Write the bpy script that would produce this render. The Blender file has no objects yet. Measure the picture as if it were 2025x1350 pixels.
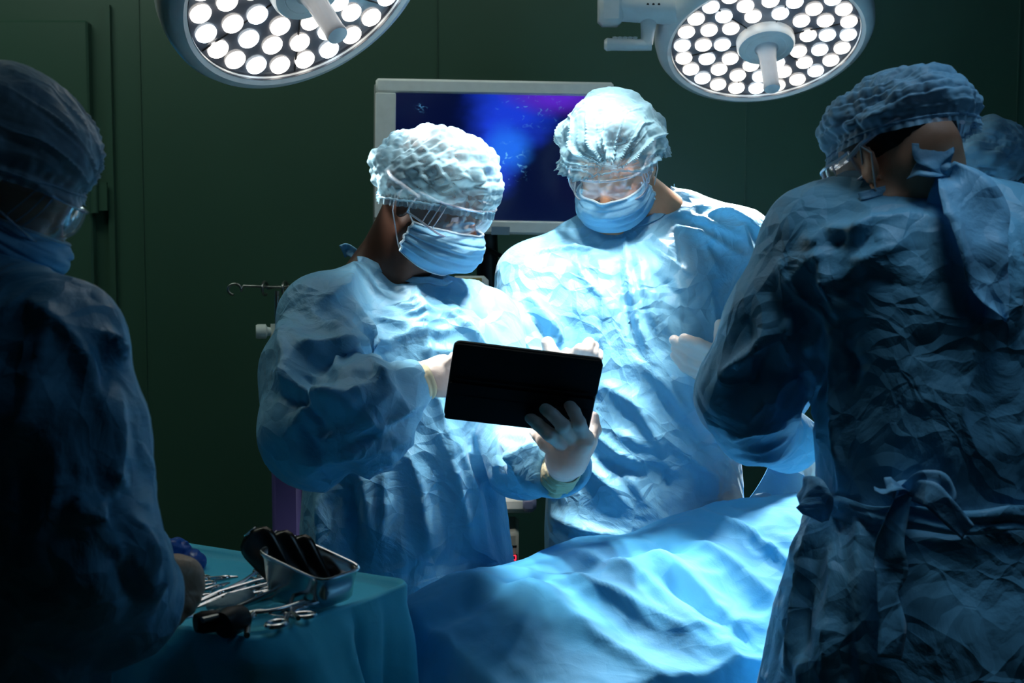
import bpy, math, random
import numpy as np
from mathutils import Vector, Matrix

# ------------------------------------------------------------------ camera, world, exposure
FPX, CX, CY = 2812.0, 1012.5, 675.0
PITCH = math.radians(4.9)
CAM = np.array([0.0, 0.0, 1.55])
FW = np.array([0.0, math.cos(PITCH), -math.sin(PITCH)])
UP = np.array([0.0, math.sin(PITCH), math.cos(PITCH)])
RT = np.array([1.0, 0.0, 0.0])
scene = bpy.context.scene
col = scene.collection
cam_d = bpy.data.cameras.new('camera')
cam_d.sensor_width = 36.0
cam_d.lens = 36.0 * FPX / 2025.0
cam_d.clip_start = 0.05
cam_d.dof.use_dof = True
cam_d.dof.focus_distance = 2.75
cam_d.dof.aperture_fstop = 7.0
cam_o = bpy.data.objects.new('camera', cam_d)
cam_o.location = CAM
cam_o.rotation_euler = (math.pi/2 - PITCH, 0, 0)
col.objects.link(cam_o)
scene.camera = cam_o
world = bpy.data.worlds.new('world'); scene.world = world
world.use_nodes = True
bg = world.node_tree.nodes['Background']
bg.inputs[0].default_value = (0.10, 0.48, 0.75, 1)
bg.inputs[1].default_value = 0.014
vs = scene.view_settings
vs.view_transform = 'Standard'; vs.look = 'None'; vs.gamma = 1; vs.use_curve_mapping = False
vs.exposure = 0.0
KEY = 1.0

def lamp(kind, name, loc, energy, color, target=None, **kw):
    L = bpy.data.lights.new(name, kind)
    L.energy = energy; L.color = color
    for k, v in kw.items(): setattr(L, k, v)
    o = bpy.data.objects.new(name, L); o.location = loc
    if target is not None:
        d = Vector(target) - Vector(loc)
        o.rotation_euler = d.to_track_quat('-Z', 'Y').to_euler()
    col.objects.link(o)
    return o
# unseen fill lamps added at ceiling height
lamp('SPOT', 'back_fill_spot', (0.72, 1.90, 2.95), 52.0, (0.66, 0.84, 1.0), (0.64, 2.10, 1.45), spot_size=math.radians(30), spot_blend=.9, shadow_soft_size=.30)  # added spot, lifts the upper back and neck of the right surgeon
lamp('AREA', 'ceiling_fill', (1.25, 1.75, 2.95), 5.0, (0.30, 0.62, 1.0), (0.7, 2.2, 1.3), shape='RECTANGLE', size=1.2, size_y=0.6)  # added cool fill for the right surgeon's shoulders
lamp('AREA', 'ceiling_fill', (-1.5, 3.2, 2.95), 15, (0.72, 0.85, 0.76), (-0.9, 4.2, 1.2), shape='RECTANGLE', size=1.2, size_y=0.5)  # added wash that brightens the back wall at left
lamp('AREA', 'ceiling_fill', (0.1, 3.3, 2.95), 4.5, (0.80, 0.92, 0.85), (-0.1, 4.0, 1.4), shape='RECTANGLE', size=0.9, size_y=0.4)  # added fill for the monitor and the wall behind it

# ------------------------------------------------------------------ helpers
def P(px, py, d):
    return CAM + RT*((px-CX)/FPX*d) - UP*((py-CY)/FPX*d) + FW*d
def proj(V):
    q = V - CAM
    d = q @ FW
    return CX + FPX*(q @ RT)/d, CY - FPX*(q @ UP)/d, d
def nrm(v):
    v = np.asarray(v, float); return v/np.linalg.norm(v)

def hash3(ix, iy, iz, seed):
    n = (ix*374761393 + iy*668265263 + iz*2147483647 + seed*1274126177) & 0xFFFFFFFF
    n = ((n ^ (n >> 13))*1274126177) & 0xFFFFFFFF
    n = ((n ^ (n >> 16))*2246822519) & 0xFFFFFFFF
    return ((n ^ (n >> 15)) & 0xFFFFFF)/float(0xFFFFFF)
def noise3(Q, seed=0):
    """smooth value noise 0..1 for an (n,3) array"""
    f = np.floor(Q).astype(np.int64); t = Q - f; t = t*t*t*(t*(t*6-15)+10)
    r = 0
    for dx in (0, 1):
        for dy in (0, 1):
            for dz in (0, 1):
                w = (t[:,0] if dx else 1-t[:,0])*(t[:,1] if dy else 1-t[:,1])*(t[:,2] if dz else 1-t[:,2])
                r = r + w*hash3(f[:,0]+dx, f[:,1]+dy, f[:,2]+dz, seed)
    return r
def ridge(Q, seed=0):
    return 1 - np.abs(2*noise3(Q, seed) - 1)*2       # sharp crease lines at 1
def crumple(Q, s, seed=0):
    w = np.stack([noise3(Q*s*0.7+17.3, seed+5), noise3(Q*s*0.7+41.1, seed+6), noise3(Q*s*0.7+9.7, seed+7)], 1) - .5
    q = Q*s + w*1.3
    return np.abs(2*noise3(q, seed)-1) + 0.30*np.abs(2*noise3(q*2.1+3.3, seed+1)-1)

# ---- signed distance primitives; each is (bbox_min, bbox_max, function)
def cap(a, b, ra, rb=None):
    a = np.asarray(a, float); b = np.asarray(b, float); rb = ra if rb is None else rb
    ab = b-a; L2 = max(float(ab@ab), 1e-9)
    def f(Q):
        t = np.clip(((Q-a)@ab)/L2, 0, 1)
        return np.linalg.norm(Q-a-t[:,None]*ab, axis=1) - (ra+(rb-ra)*t)
    r = max(ra, rb)
    return (np.minimum(a, b)-r, np.maximum(a, b)+r, f)
def ell(c, r, M=None):
    c = np.asarray(c, float); r = np.asarray(r, float)
    def f(Q):
        q = Q-c
        if M is not None: q = q @ M          # columns of M are the ellipsoid axes
        k0 = np.linalg.norm(q/r, axis=1); k1 = np.linalg.norm(q/(r*r), axis=1)
        return k0*(k0-1)/np.maximum(k1, 1e-6)
    R = r.max()
    return (c-R, c+R, f)
def loft(secs, pw=2.3):
    """secs: (z, cx, cy, rx, ry); a body of stacked ovals"""
    s = np.array(sorted(secs)); z = s[:,0]
    def f(Q):
        def I(k):
            return np.interp(Q[:,2], z, s[:,k])
        cx, cy, rx, ry = I(1), I(2), I(3), I(4)
        q = (np.abs((Q[:,0]-cx)/rx)**pw + np.abs((Q[:,1]-cy)/ry)**pw)**(1/pw)
        d = (q-1)*np.minimum(rx, ry)
        return np.maximum(d, np.maximum(Q[:,2]-z[-1], z[0]-Q[:,2]))
    mn = np.array([(s[:,1]-s[:,3]).min(), (s[:,2]-s[:,4]).min(), z[0]])
    mx = np.array([(s[:,1]+s[:,3]).max(), (s[:,2]+s[:,4]).max(), z[-1]])
    return (mn, mx, f)
def pxloft(rows, pw=2.3):
    """rows: (px_left, px_right, py, depth, half_depth)"""
    o = []
    for (l, r, y, d, ry) in rows:
        a = P(l, y, d); b = P(r, y, d); c = (a+b)/2
        o.append((c[2], c[0], c[1], (b[0]-a[0])/2, ry))
    return loft(o, pw)

def sdf_mesh(prims, h, pad=0.02):
    """prims: list of (prim, k, op). Returns V, F (quads) from surface nets."""
    mn = np.min([p[0][0] for p in prims if p[2] == 'u'], axis=0)-pad
    mx = np.max([p[0][1] for p in prims if p[2] == 'u'], axis=0)+pad
    n = np.ceil((mx-mn)/h).astype(int)+2
    D = np.full(n, 0.5, np.float32)
    for (bmn, bmx, f), k, op in prims:
        m = k+3*h
        i0 = np.clip(np.floor((bmn-m-mn)/h).astype(int), 0, n-1)
        i1 = np.clip(np.ceil((bmx+m-mn)/h).astype(int)+1, 1, n)
        gx, gy, gz = [mn[a]+h*np.arange(i0[a], i1[a]) for a in range(3)]
        G = np.stack(np.meshgrid(gx, gy, gz, indexing='ij'), -1)
        sh = G.shape[:3]
        d = f(G.reshape(-1, 3)).reshape(sh)
        S = (slice(i0[0], i1[0]), slice(i0[1], i1[1]), slice(i0[2], i1[2]))
        E = D[S]
        if op == 'u':
            if k > 0:
                hh = np.clip(0.5+0.5*(E-d)/k, 0, 1); D[S] = E+(d-E)*hh-k*hh*(1-hh)
            else: D[S] = np.minimum(E, d)
        else:
            hh = np.clip(0.5-0.5*(E+d)/max(k, 1e-6), 0, 1); D[S] = E+(-d-E)*hh+k*hh*(1-hh)
    return nets(D, mn, h)

def nets(D, org, h):
    s = D < 0
    c = np.zeros(np.array(D.shape)-1, np.int8)
    offs = [(a, b, e) for a in (0, 1) for b in (0, 1) for e in (0, 1)]
    nx, ny, nz = c.shape
    for (a, b, e) in offs: c += s[a:a+nx, b:b+ny, e:e+nz]
    act = (c > 0) & (c < 8)
    idx = np.argwhere(act)
    ids = np.full(c.shape, -1, np.int64); ids[act] = np.arange(len(idx))
    vals = np.stack([D[idx[:,0]+a, idx[:,1]+b, idx[:,2]+e] for (a, b, e) in offs], 1).astype(float)
    O = np.array(offs, float)
    acc = np.zeros((len(idx), 3)); cnt = np.zeros(len(idx))
    for i in range(8):
        for j in range(i+1, 8):
            if np.abs(O[i]-O[j]).sum() == 1:
                va, vb = vals[:,i], vals[:,j]
                cr = (va < 0) != (vb < 0)
                t = np.where(cr, va/np.where(va == vb, 1, va-vb), 0)
                acc += np.where(cr[:,None], O[i]+(O[j]-O[i])*t[:,None], 0); cnt += cr
    V = org + (idx+acc/np.maximum(cnt, 1)[:,None])*h
    F = []
    for ax in range(3):
        a0 = [slice(None)]*3; a1 = [slice(None)]*3
        a0[ax] = slice(0, -1); a1[ax] = slice(1, None)
        ch = s[tuple(a0)] != s[tuple(a1)]
        e = np.argwhere(ch)
        o1, o2 = [(1, 2), (2, 0), (0, 1)][ax]
        ok = (e[:,o1] > 0) & (e[:,o2] > 0) & (e[:,o1] < D.shape[o1]-1) & (e[:,o2] < D.shape[o2]-1)
        e = e[ok]
        sg = s[tuple(e.T)]
        def cell(da, db):
            q = e.copy(); q[:,o1] -= da; q[:,o2] -= db
            return ids[q[:,0], q[:,1], q[:,2]]
        q = np.stack([cell(1, 1), cell(0, 1), cell(0, 0), cell(1, 0)], 1)
        q = np.where(sg[:,None], q, q[:,::-1])
        F.append(q)
    F = np.concatenate(F)
    F = F[(F >= 0).all(1)]
    return V, F

def vnormals(V, F):
    a = V[F[:,0]]; c = V[F[:,2]]; b = V[F[:,1]]; d = V[F[:,3]]
    fn = np.cross(c-a, d-b)
    N = np.zeros_like(V)
    for k in range(4): np.add.at(N, F[:,k], fn)
    return N/np.maximum(np.linalg.norm(N, axis=1), 1e-12)[:,None]
def smooth_mesh(V, F, it=1, lam=.5):
    for _ in range(it):
        S = np.zeros_like(V); C = np.zeros(len(V))
        for k in range(4):
            for m in (1, 3):
                np.add.at(S, F[:,k], V[F[:,(k+m) % 4]]); np.add.at(C, F[:,k], 1)
        V = V + lam*(S/np.maximum(C, 1)[:,None]-V)
    return V

def strokes(V, N, items):
    """items: (points [(px,py)..], width m, height m): raised or sunk folds laid on the surface that faces the photographer"""
    disp = np.zeros(len(V))
    X, Y, dd = proj(V)
    facing = ((V-CAM)*N).sum(1) < -0.05*dd
    ids = np.where(facing)[0]
    fx, fy, fd = X[ids], Y[ids], dd[ids]
    for it in items:
        pts, w, hgt = it[0], it[1], it[2]
        L = []
        for i in range(len(pts)-1):
            n = max(2, int(math.hypot(pts[i+1][0]-pts[i][0], pts[i+1][1]-pts[i][1])/14))
            for k in range(n):
                t = k/n; L.append((pts[i][0]*(1-t)+pts[i+1][0]*t, pts[i][1]*(1-t)+pts[i+1][1]*t))
        L.append(pts[-1])
        W = []
        for (x, y) in L:
            e = (fx-x)**2+(fy-y)**2+((fd-fd.min())*60)**2*0.15
            j = ids[np.argmin(e)]
            if (X[j]-x)**2+(Y[j]-y)**2 < 40**2: W.append(V[j])
        if len(W) < 2: continue
        W = np.array(W)
        if len(W) > 4:
            K = W.copy(); K[1:-1] = (W[:-2]+W[1:-1]+W[2:])/3; W = K
        m = 3*w
        bm = ((V > W.min(0)-m) & (V < W.max(0)+m)).all(1)
        jj = np.where(bm)[0]; Q = V[jj]
        best = np.full(len(jj), 9.0); tt = np.zeros(len(jj))
        for i in range(len(W)-1):
            a, b = W[i], W[i+1]; ab = b-a; l2 = ab@ab
            if l2 < 1e-8: continue
            t = np.clip(((Q-a)@ab)/l2, 0, 1)
            q = np.linalg.norm(Q-a-t[:,None]*ab, axis=1)
            u = q < best; best[u] = q[u]; tt[u] = ((i+t)/(len(W)-1))[u]
        taper = np.clip(np.sin(np.pi*np.clip(tt*0.9+0.05, 0, 1)), 0, 1)**.6
        v = 1.5*hgt*np.exp(-(best/w)**1.05)*taper
        o = disp[jj]
        disp[jj] = o+v
    return disp

def autofold(box, n, ang, spread, length, w, hgt, seed):
    """a family of folds over a pixel box for strokes()"""
    rg = random.Random(seed); out = []
    for i in range(n):
        x = rg.uniform(box[0], box[2]); y = rg.uniform(box[1], box[3])
        a = math.radians(ang+rg.uniform(-spread, spread)); l = length*rg.uniform(.5, 1.3)
        b = rg.uniform(-.15, .15)*l
        dx, dy = math.cos(a)*l/2, math.sin(a)*l/2
        out.append(([(x-dx, y-dy), (x-dy/l*b, y+dx/l*b), (x+dx, y+dy)], w*rg.uniform(.6, 1.4), hgt*rg.choice((1, 1, -1))*rg.uniform(.5, 1.2)))
    return out

# ---- object makers
def tag(o, label=None, cat=None, group=None, kind=None):
    if label: o['label'] = label
    if cat: o['category'] = cat
    if group: o['group'] = group
    if kind: o['kind'] = kind
    return o
def empty(name, loc, label, cat, group=None):
    o = bpy.data.objects.new(name, None); o.location = Vector([float(c) for c in loc]); o.empty_display_size = 0.05
    col.objects.link(o); return tag(o, label, cat, group)
def wloc(o):
    v = Vector((0, 0, 0))
    while o is not None: v = v+o.location; o = o.parent
    return np.array(v)
def mesh_obj(name, V, F, mat, parent=None, origin=None, smooth=True, label=None):
    V = np.asarray(V, float)
    if parent is not None: org = wloc(parent) if origin is None else np.asarray(origin, float)
    else: org = V.mean(0) if origin is None else np.asarray(origin, float)
    me = bpy.data.meshes.new(name)
    me.from_pydata((V-org).tolist(), [], F.tolist() if hasattr(F, 'tolist') else F)
    me.materials.append(mat)
    if smooth: me.polygons.foreach_set('use_smooth', [True]*len(me.polygons))
    me.update()
    o = bpy.data.objects.new(name, me)
    col.objects.link(o)
    if parent is not None:
        o.parent = parent
        o.location = Vector((org-wloc(parent)).tolist())
    else: o.location = Vector(org.tolist())
    if label: o['label'] = label
    return o

class MB:
    """collects simple shapes into one mesh (world coordinates)"""
    def __init__(s): s.V = []; s.F = []
    def add(s, V, F):
        o = len(s.V); s.V += [list(map(float, v)) for v in V]; s.F += [[o+i for i in f] for f in F]
        return s
    def box(s, c, size, M=None, bev=0.0):
        c = np.asarray(c, float); x, y, z = [q/2 for q in size]
        b = min(bev, x*.9, y*.9, z*.9)
        V = []; F = []
        if b <= 0:
            V = [(sx*x, sy*y, sz*z) for sx in (-1, 1) for sy in (-1, 1) for sz in (-1, 1)]
            F = [(0, 1, 3, 2), (4, 6, 7, 5), (0, 4, 5, 1), (2, 3, 7, 6), (0, 2, 6, 4), (1, 5, 7, 3)]
        else:
            bm_pts = {}
            def vid(k):
                if k not in bm_pts:
                    bm_pts[k] = len(V)
                    sx, sy, sz, ax = k
                    p = [sx*(x-b), sy*(y-b), sz*(z-b)]
                    p[ax] = (sx*x, sy*y, sz*z)[ax]
                    V.append(tuple(p))
                return bm_pts[k]
            for ax in range(3):
                for sg in (-1, 1):
                    o1, o2 = (ax+1) % 3, (ax+2) % 3
                    q = []
                    for (u, v) in ((-1, -1), (1, -1), (1, 1), (-1, 1)):
                        k = [0, 0, 0]; k[ax] = sg; k[o1] = u; k[o2] = v
                        q.append(vid((k[0], k[1], k[2], ax)))
                    F.append(q if sg > 0 else q[::-1])
            for ax in range(3):
                o1, o2 = (ax+1) % 3, (ax+2) % 3
                for u in (-1, 1):
                    for v in (-1, 1):
                        def kk(t, face):
                            k = [0, 0, 0]; k[ax] = t; k[o1] = u; k[o2] = v
                            return vid((k[0], k[1], k[2], face))
                        q = [kk(-1, o1), kk(1, o1), kk(1, o2), kk(-1, o2)]
                        F.append(q if u*v < 0 else q[::-1])
            for sx in (-1, 1):
                for sy in (-1, 1):
                    for sz in (-1, 1):
                        q = [vid((sx, sy, sz, 0)), vid((sx, sy, sz, 1)), vid((sx, sy, sz, 2))]
                        F.append(q if sx*sy*sz > 0 else q[::-1])
        V = np.array(V)
        if M is not None: V = V @ np.asarray(M).T      # M columns = axes
        return s.add(V+c, F)
    def tube(s, pts, r, n=8, closed=False, caps=True):
        pts = np.asarray(pts, float); m = len(pts)
        rr = np.full(m, r) if np.isscalar(r) else np.asarray(r, float)
        T = np.zeros_like(pts)
        for i in range(m):
            a = pts[(i-1) % m] if (closed or i > 0) else pts[i]
            b = pts[(i+1) % m] if (closed or i < m-1) else pts[i]
            T[i] = nrm(b-a)
        u = np.cross(T[0], (0, 0, 1.0))
        if np.linalg.norm(u) < .1: u = np.cross(T[0], (0, 1.0, 0))
        u = nrm(u); V = []; F = []
        for i in range(m):
            u = nrm(u-T[i]*(u@T[i])); v = np.cross(T[i], u)
            for k in range(n):
                a = 2*math.pi*k/n
                V.append(pts[i]+rr[i]*(math.cos(a)*u+math.sin(a)*v))
        for i in range(m if closed else m-1):
            j = (i+1) % m
            for k in range(n):
                F.append((i*n+k, i*n+(k+1) % n, j*n+(k+1) % n, j*n+k))
        if caps and not closed:
            F.append(tuple(range(n))[::-1]); F.append(tuple((m-1)*n+k for k in range(n)))
        return s.add(V, F)
    def lathe(s, prof, c, M, n=48):
        """prof: (r, h) pairs; M columns: x, y, axis"""
        M = np.asarray(M); V = []; F = []
        for (r, h) in prof:
            for k in range(n):
                a = 2*math.pi*k/n
                V.append(np.asarray(c)+M @ np.array([r*math.cos(a), r*math.sin(a), h]))
        for i in range(len(prof)-1):
            for k in range(n):
                F.append((i*n+k, i*n+(k+1) % n, (i+1)*n+(k+1) % n, (i+1)*n+k))
        return s.add(V, F)
    def grid(s, G, closed_u=False):
        G = np.asarray(G); a, b = G.shape[:2]; F = []
        for i in range(a if closed_u else a-1):
            for j in range(b-1):
                F.append((i*b+j, ((i+1) % a)*b+j, ((i+1) % a)*b+j+1, i*b+j+1))
        return s.add(G.reshape(-1, 3), F)
    def build(s, name, mat, parent=None, smooth=True, origin=None, label=None, solid=0, auto=True):
        o = mesh_obj(name, s.V, s.F, mat, parent, origin, smooth, label)
        if solid:
            m = o.modifiers.new('thickness', 'SOLIDIFY'); m.thickness = solid; m.offset = 0
        if smooth and auto:
            try:
                for e in o.data.edges: pass
                o.data.set_sharp_from_angle(angle=math.radians(38))
            except Exception: pass
        return o

def frame(axis, xh=(1, 0, 0)):
    z = nrm(axis); x = np.asarray(xh, float); x = nrm(x-z*(x@z)); y = np.cross(z, x)
    return np.stack([x, y, z], 1)

# ---- materials
def newmat(name):
    m = bpy.data.materials.new(name); m.use_nodes = True
    nt = m.node_tree; bs = nt.nodes['Principled BSDF']; out = nt.nodes['Material Output']
    return m, nt, bs, out
def node(nt, typ, **kw):
    n = nt.nodes.new(typ)
    for k, v in kw.items():
        if k.startswith('i_'):
            key = k[2:]; n.inputs[int(key) if key.isdigit() else key.replace('_', ' ')].default_value = v
        else: setattr(n, k, v)
    return n
def simple(name, c, rough=.5, metal=0.0, spec=.5, bump=0, bscale=40, coat=0):
    m, nt, bs, out = newmat(name)
    bs.inputs['Base Color'].default_value = (*c, 1); bs.inputs['Roughness'].default_value = rough
    bs.inputs['Metallic'].default_value = metal; bs.inputs['Specular IOR Level'].default_value = spec
    bs.inputs['Coat Weight'].default_value = coat
    tc = node(nt, 'ShaderNodeTexCoord')
    nz = node(nt, 'ShaderNodeTexNoise', i_Scale=bscale, i_Detail=4.0)
    nt.links.new(tc.outputs['Object'], nz.inputs['Vector'])
    mx = node(nt, 'ShaderNodeMixRGB', blend_type='MULTIPLY'); mx.inputs[0].default_value = .18
    mx.inputs[1].default_value = (*c, 1); nt.links.new(nz.outputs['Fac'], mx.inputs[2])
    nt.links.new(mx.outputs[0], bs.inputs['Base Color'])
    if bump:
        b = node(nt, 'ShaderNodeBump', i_Strength=bump, i_Distance=.002)
        nt.links.new(nz.outputs['Fac'], b.inputs['Height']); nt.links.new(b.outputs[0], bs.inputs['Normal'])
    return m
def cloth(name, c, crease=1.0, cscale=7.0, trans=.22, rough=.5, c2=None, alpha=None, spec=.45):
    """crinkled non-woven fabric"""
    m, nt, bs, out = newmat(name)
    tc = node(nt, 'ShaderNodeTexCoord')
    L = nt.links.new
    wn = node(nt, 'ShaderNodeTexNoise', i_Scale=4.0, i_Detail=3.0)
    L(tc.outputs['Object'], wn.inputs['Vector'])
    sub = node(nt, 'ShaderNodeVectorMath', operation='SCALE'); L(wn.outputs['Color'], sub.inputs[0]); sub.inputs['Scale'].default_value = .22
    add = node(nt, 'ShaderNodeVectorMath', operation='ADD'); L(tc.outputs['Object'], add.inputs[0]); L(sub.outputs[0], add.inputs[1])
    hs = []
    for (sc, wgt) in ((cscale, 1.0), (cscale*2.6, .42)):
        v = node(nt, 'ShaderNodeTexVoronoi', feature='DISTANCE_TO_EDGE'); v.inputs['Scale'].default_value = sc
        L(add.outputs[0], v.inputs['Vector'])
        mr = node(nt, 'ShaderNodeMapRange'); mr.inputs['From Max'].default_value = .32; mr.inputs['To Min'].default_value = wgt; mr.inputs['To Max'].default_value = 0
        mr.interpolation_type = 'SMOOTHERSTEP' if False else 'LINEAR'
        L(v.outputs['Distance'], mr.inputs['Value']); hs.append(mr.outputs[0])
    n2 = node(nt, 'ShaderNodeTexNoise', i_Scale=cscale*1.4, i_Detail=5.0, i_Distortion=.7)
    L(tc.outputs['Object'], n2.inputs['Vector'])
    s1 = node(nt, 'ShaderNodeMath', operation='ADD'); L(hs[0], s1.inputs[0]); L(hs[1], s1.inputs[1])
    s2 = node(nt, 'ShaderNodeMath', operation='MULTIPLY_ADD'); L(n2.outputs['Fac'], s2.inputs[0]); s2.inputs[1].default_value = 1.6; L(s1.outputs[0], s2.inputs[2])
    b1 = node(nt, 'ShaderNodeBump', i_Strength=min(1, .7*crease), i_Distance=.012*crease); L(s2.outputs[0], b1.inputs['Height'])
    n3 = node(nt, 'ShaderNodeTexNoise', i_Scale=420.0, i_Detail=2.0); L(tc.outputs['Object'], n3.inputs['Vector'])
    b2 = node(nt, 'ShaderNodeBump', i_Strength=.25, i_Distance=.0007); L(n3.outputs['Fac'], b2.inputs['Height']); L(b1.outputs[0], b2.inputs['Normal'])
    n4 = node(nt, 'ShaderNodeTexNoise', i_Scale=14.0, i_Detail=6.0); L(tc.outputs['Object'], n4.inputs['Vector'])
    mx = node(nt, 'ShaderNodeMixRGB'); L(n4.outputs['Fac'], mx.inputs[0])
    c2 = c2 or tuple(min(1, q*1.12) for q in c)
    mx.inputs[1].default_value = (*[q*.9 for q in c], 1); mx.inputs[2].default_value = (*c2, 1)
    L(mx.outputs[0], bs.inputs['Base Color']); bs.inputs['Roughness'].default_value = rough
    bs.inputs['Specular IOR Level'].default_value = spec
    bs.inputs['Sheen Weight'].default_value = .15
    L(b2.outputs[0], bs.inputs['Normal'])
    tr = node(nt, 'ShaderNodeBsdfTranslucent'); L(mx.outputs[0], tr.inputs[0]); L(b2.outputs[0], tr.inputs['Normal'])
    ms = node(nt, 'ShaderNodeMixShader'); ms.inputs[0].default_value = trans
    L(bs.outputs[0], ms.inputs[1]); L(tr.outputs[0], ms.inputs[2])
    last = ms
    if alpha is not None:
        lw = node(nt, 'ShaderNodeLayerWeight'); lw.inputs[0].default_value = .35
        mr = node(nt, 'ShaderNodeMapRange'); mr.inputs['To Min'].default_value = alpha; mr.inputs['To Max'].default_value = min(1, alpha+.55)
        L(lw.outputs['Facing'], mr.inputs['Value'])
        n5 = node(nt, 'ShaderNodeMath', operation='MULTIPLY_ADD'); L(n4.outputs['Fac'], n5.inputs[0]); n5.inputs[1].default_value = .25; L(mr.outputs[0], n5.inputs[2]); n5.use_clamp = True
        tp = node(nt, 'ShaderNodeBsdfTransparent')
        m2 = node(nt, 'ShaderNodeMixShader'); L(n5.outputs[0], m2.inputs[0]); L(tp.outputs[0], m2.inputs[1]); L(ms.outputs[0], m2.inputs[2]); last = m2
    L(last.outputs[0], out.inputs['Surface'])
    return m
def clear(name, tint=(1, 1, 1), t=.8, rough=.05):
    m, nt, bs, out = newmat(name)
    tp = node(nt, 'ShaderNodeBsdfTransparent'); tp.inputs[0].default_value = (*tint, 1)
    bs.inputs['Base Color'].default_value = (.9, .93, .95, 1); bs.inputs['Roughness'].default_value = rough
    bs.inputs['Specular IOR Level'].default_value = 1.0
    lw = node(nt, 'ShaderNodeLayerWeight'); lw.inputs[0].default_value = .25
    mr = node(nt, 'ShaderNodeMapRange'); mr.inputs['To Min'].default_value = t; mr.inputs['To Max'].default_value = .25
    nt.links.new(lw.outputs['Facing'], mr.inputs['Value'])
    gl = node(nt, 'ShaderNodeBsdfGlossy'); gl.inputs['Roughness'].default_value = rough; gl.inputs[0].default_value = (.8, .9, 1, 1)
    ad = node(nt, 'ShaderNodeMixShader'); ad.inputs[0].default_value = .5
    nt.links.new(bs.outputs[0], ad.inputs[1]); nt.links.new(gl.outputs[0], ad.inputs[2])
    ms = node(nt, 'ShaderNodeMixShader'); nt.links.new(mr.outputs[0], ms.inputs[0])
    nt.links.new(ad.outputs[0], ms.inputs[1]); nt.links.new(tp.outputs[0], ms.inputs[2])
    nt.links.new(ms.outputs[0], out.inputs['Surface'])
    return m
def glow(name, c, strength, rough=.4):
    m, nt, bs, out = newmat(name)
    bs.inputs['Base Color'].default_value = (*c, 1); bs.inputs['Roughness'].default_value = rough
    bs.inputs['Emission Color'].default_value = (*c, 1); bs.inputs['Emission Strength'].default_value = strength
    return m
def skin(name, c, sss=.08):
    m, nt, bs, out = newmat(name)
    tc = node(nt, 'ShaderNodeTexCoord'); nz = node(nt, 'ShaderNodeTexNoise', i_Scale=35.0, i_Detail=6.0)
    nt.links.new(tc.outputs['Object'], nz.inputs['Vector'])
    mx = node(nt, 'ShaderNodeMixRGB'); nt.links.new(nz.outputs['Fac'], mx.inputs[0])
    mx.inputs[1].default_value = (*[q*.8 for q in c], 1); mx.inputs[2].default_value = (*[min(1, q*1.2) for q in c], 1)
    nt.links.new(mx.outputs[0], bs.inputs['Base Color'])
    bs.inputs['Roughness'].default_value = .45; bs.inputs['Subsurface Weight'].default_value = sss
    bs.inputs['Subsurface Radius'].default_value = (.02, .008, .004); bs.inputs['Subsurface Scale'].default_value = .5
    n2 = node(nt, 'ShaderNodeTexNoise', i_Scale=400.0); nt.links.new(tc.outputs['Object'], n2.inputs['Vector'])
    b = node(nt, 'ShaderNodeBump', i_Strength=.15, i_Distance=.001); nt.links.new(n2.outputs['Fac'], b.inputs['Height']); nt.links.new(b.outputs[0], bs.inputs['Normal'])
    return m

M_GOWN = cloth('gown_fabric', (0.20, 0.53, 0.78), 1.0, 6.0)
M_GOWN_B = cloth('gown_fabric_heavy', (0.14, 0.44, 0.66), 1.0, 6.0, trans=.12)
M_DRAPE = cloth('drape_fabric', (0.08, 0.44, 0.80), .7, 3.2, trans=.10, rough=.7, spec=.12)
M_TEAL = cloth('teal_drape_fabric', (0.06, 0.68, 0.95), .5, 4.0, trans=.08, rough=.6)
M_CAP = cloth('cap_fabric', (0.27, 0.53, 0.66), .4, 16.0, trans=.3, rough=.6, alpha=.26)
M_CAP_G = cloth('grey_cap_fabric', (0.36, 0.52, 0.62), .4, 12.0, trans=.25, rough=.5, alpha=.6)
M_CAP_D = cloth('blue_cap_fabric', (0.20, 0.46, 0.66), .4, 16.0, trans=.25, rough=.5, alpha=.55)
M_MASK = cloth('mask_fabric', (0.26, 0.62, 0.88), .3, 20.0, trans=.25, rough=.6)
M_MASKW = cloth('mask_binding_fabric', (0.62, 0.78, 0.86), .2, 40.0, trans=.25, rough=.6)
M_ELASTIC = simple('white_elastic', (.75, .8, .82), .7)
M_GLOVE = cloth('latex', (0.80, 0.72, 0.66), .25, 22.0, trans=.18, rough=.42)
M_GLOVEY = cloth('latex_cuff', (0.80, 0.74, 0.50), .4, 22.0, trans=.25, rough=.45)
M_GLOVEB = cloth('brown_latex', (0.62, 0.38, 0.25), .4, 22.0, trans=.1, rough=.45)
M_SKIN_D = skin('dark_skin', (0.055, 0.022, 0.012))
M_SKIN_L = skin('light_skin', (0.62, 0.33, 0.20))
M_SKIN_N = skin('warm_skin', (0.80, 0.42, 0.26))
M_SKIN_M = skin('tan_skin', (0.50, 0.24, 0.13))
M_HAIR = simple('dark_hair', (.012, .010, .010), .6, bump=.6, bscale=150)
M_CLEAR = clear('clear_lens', t=.80)
M_PLAST = clear('clear_frame_plastic', (.8, .85, 1), t=.35, rough=.15)
M_WHITE = simple('white_enamel', (.88, .92, .93), .35)
M_OFFW = simple('grey_white_plastic', (.70, .76, .72), .45)
M_BLACK = simple('black_plastic', (.006, .006, .007), .45, spec=.3)
M_CASE = simple('black_tablet_case', (.004, .004, .005), .65, spec=.15, bump=.2, bscale=300)
M_STEEL = simple('polished_steel', (.62, .63, .64), .22, 1.0)
M_BLADE = simple('brown_black_steel', (.07, .065, .06), .3, 1.0)
M_DSTEEL = simple('dark_steel', (.30, .31, .30), .35, 1.0)
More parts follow.
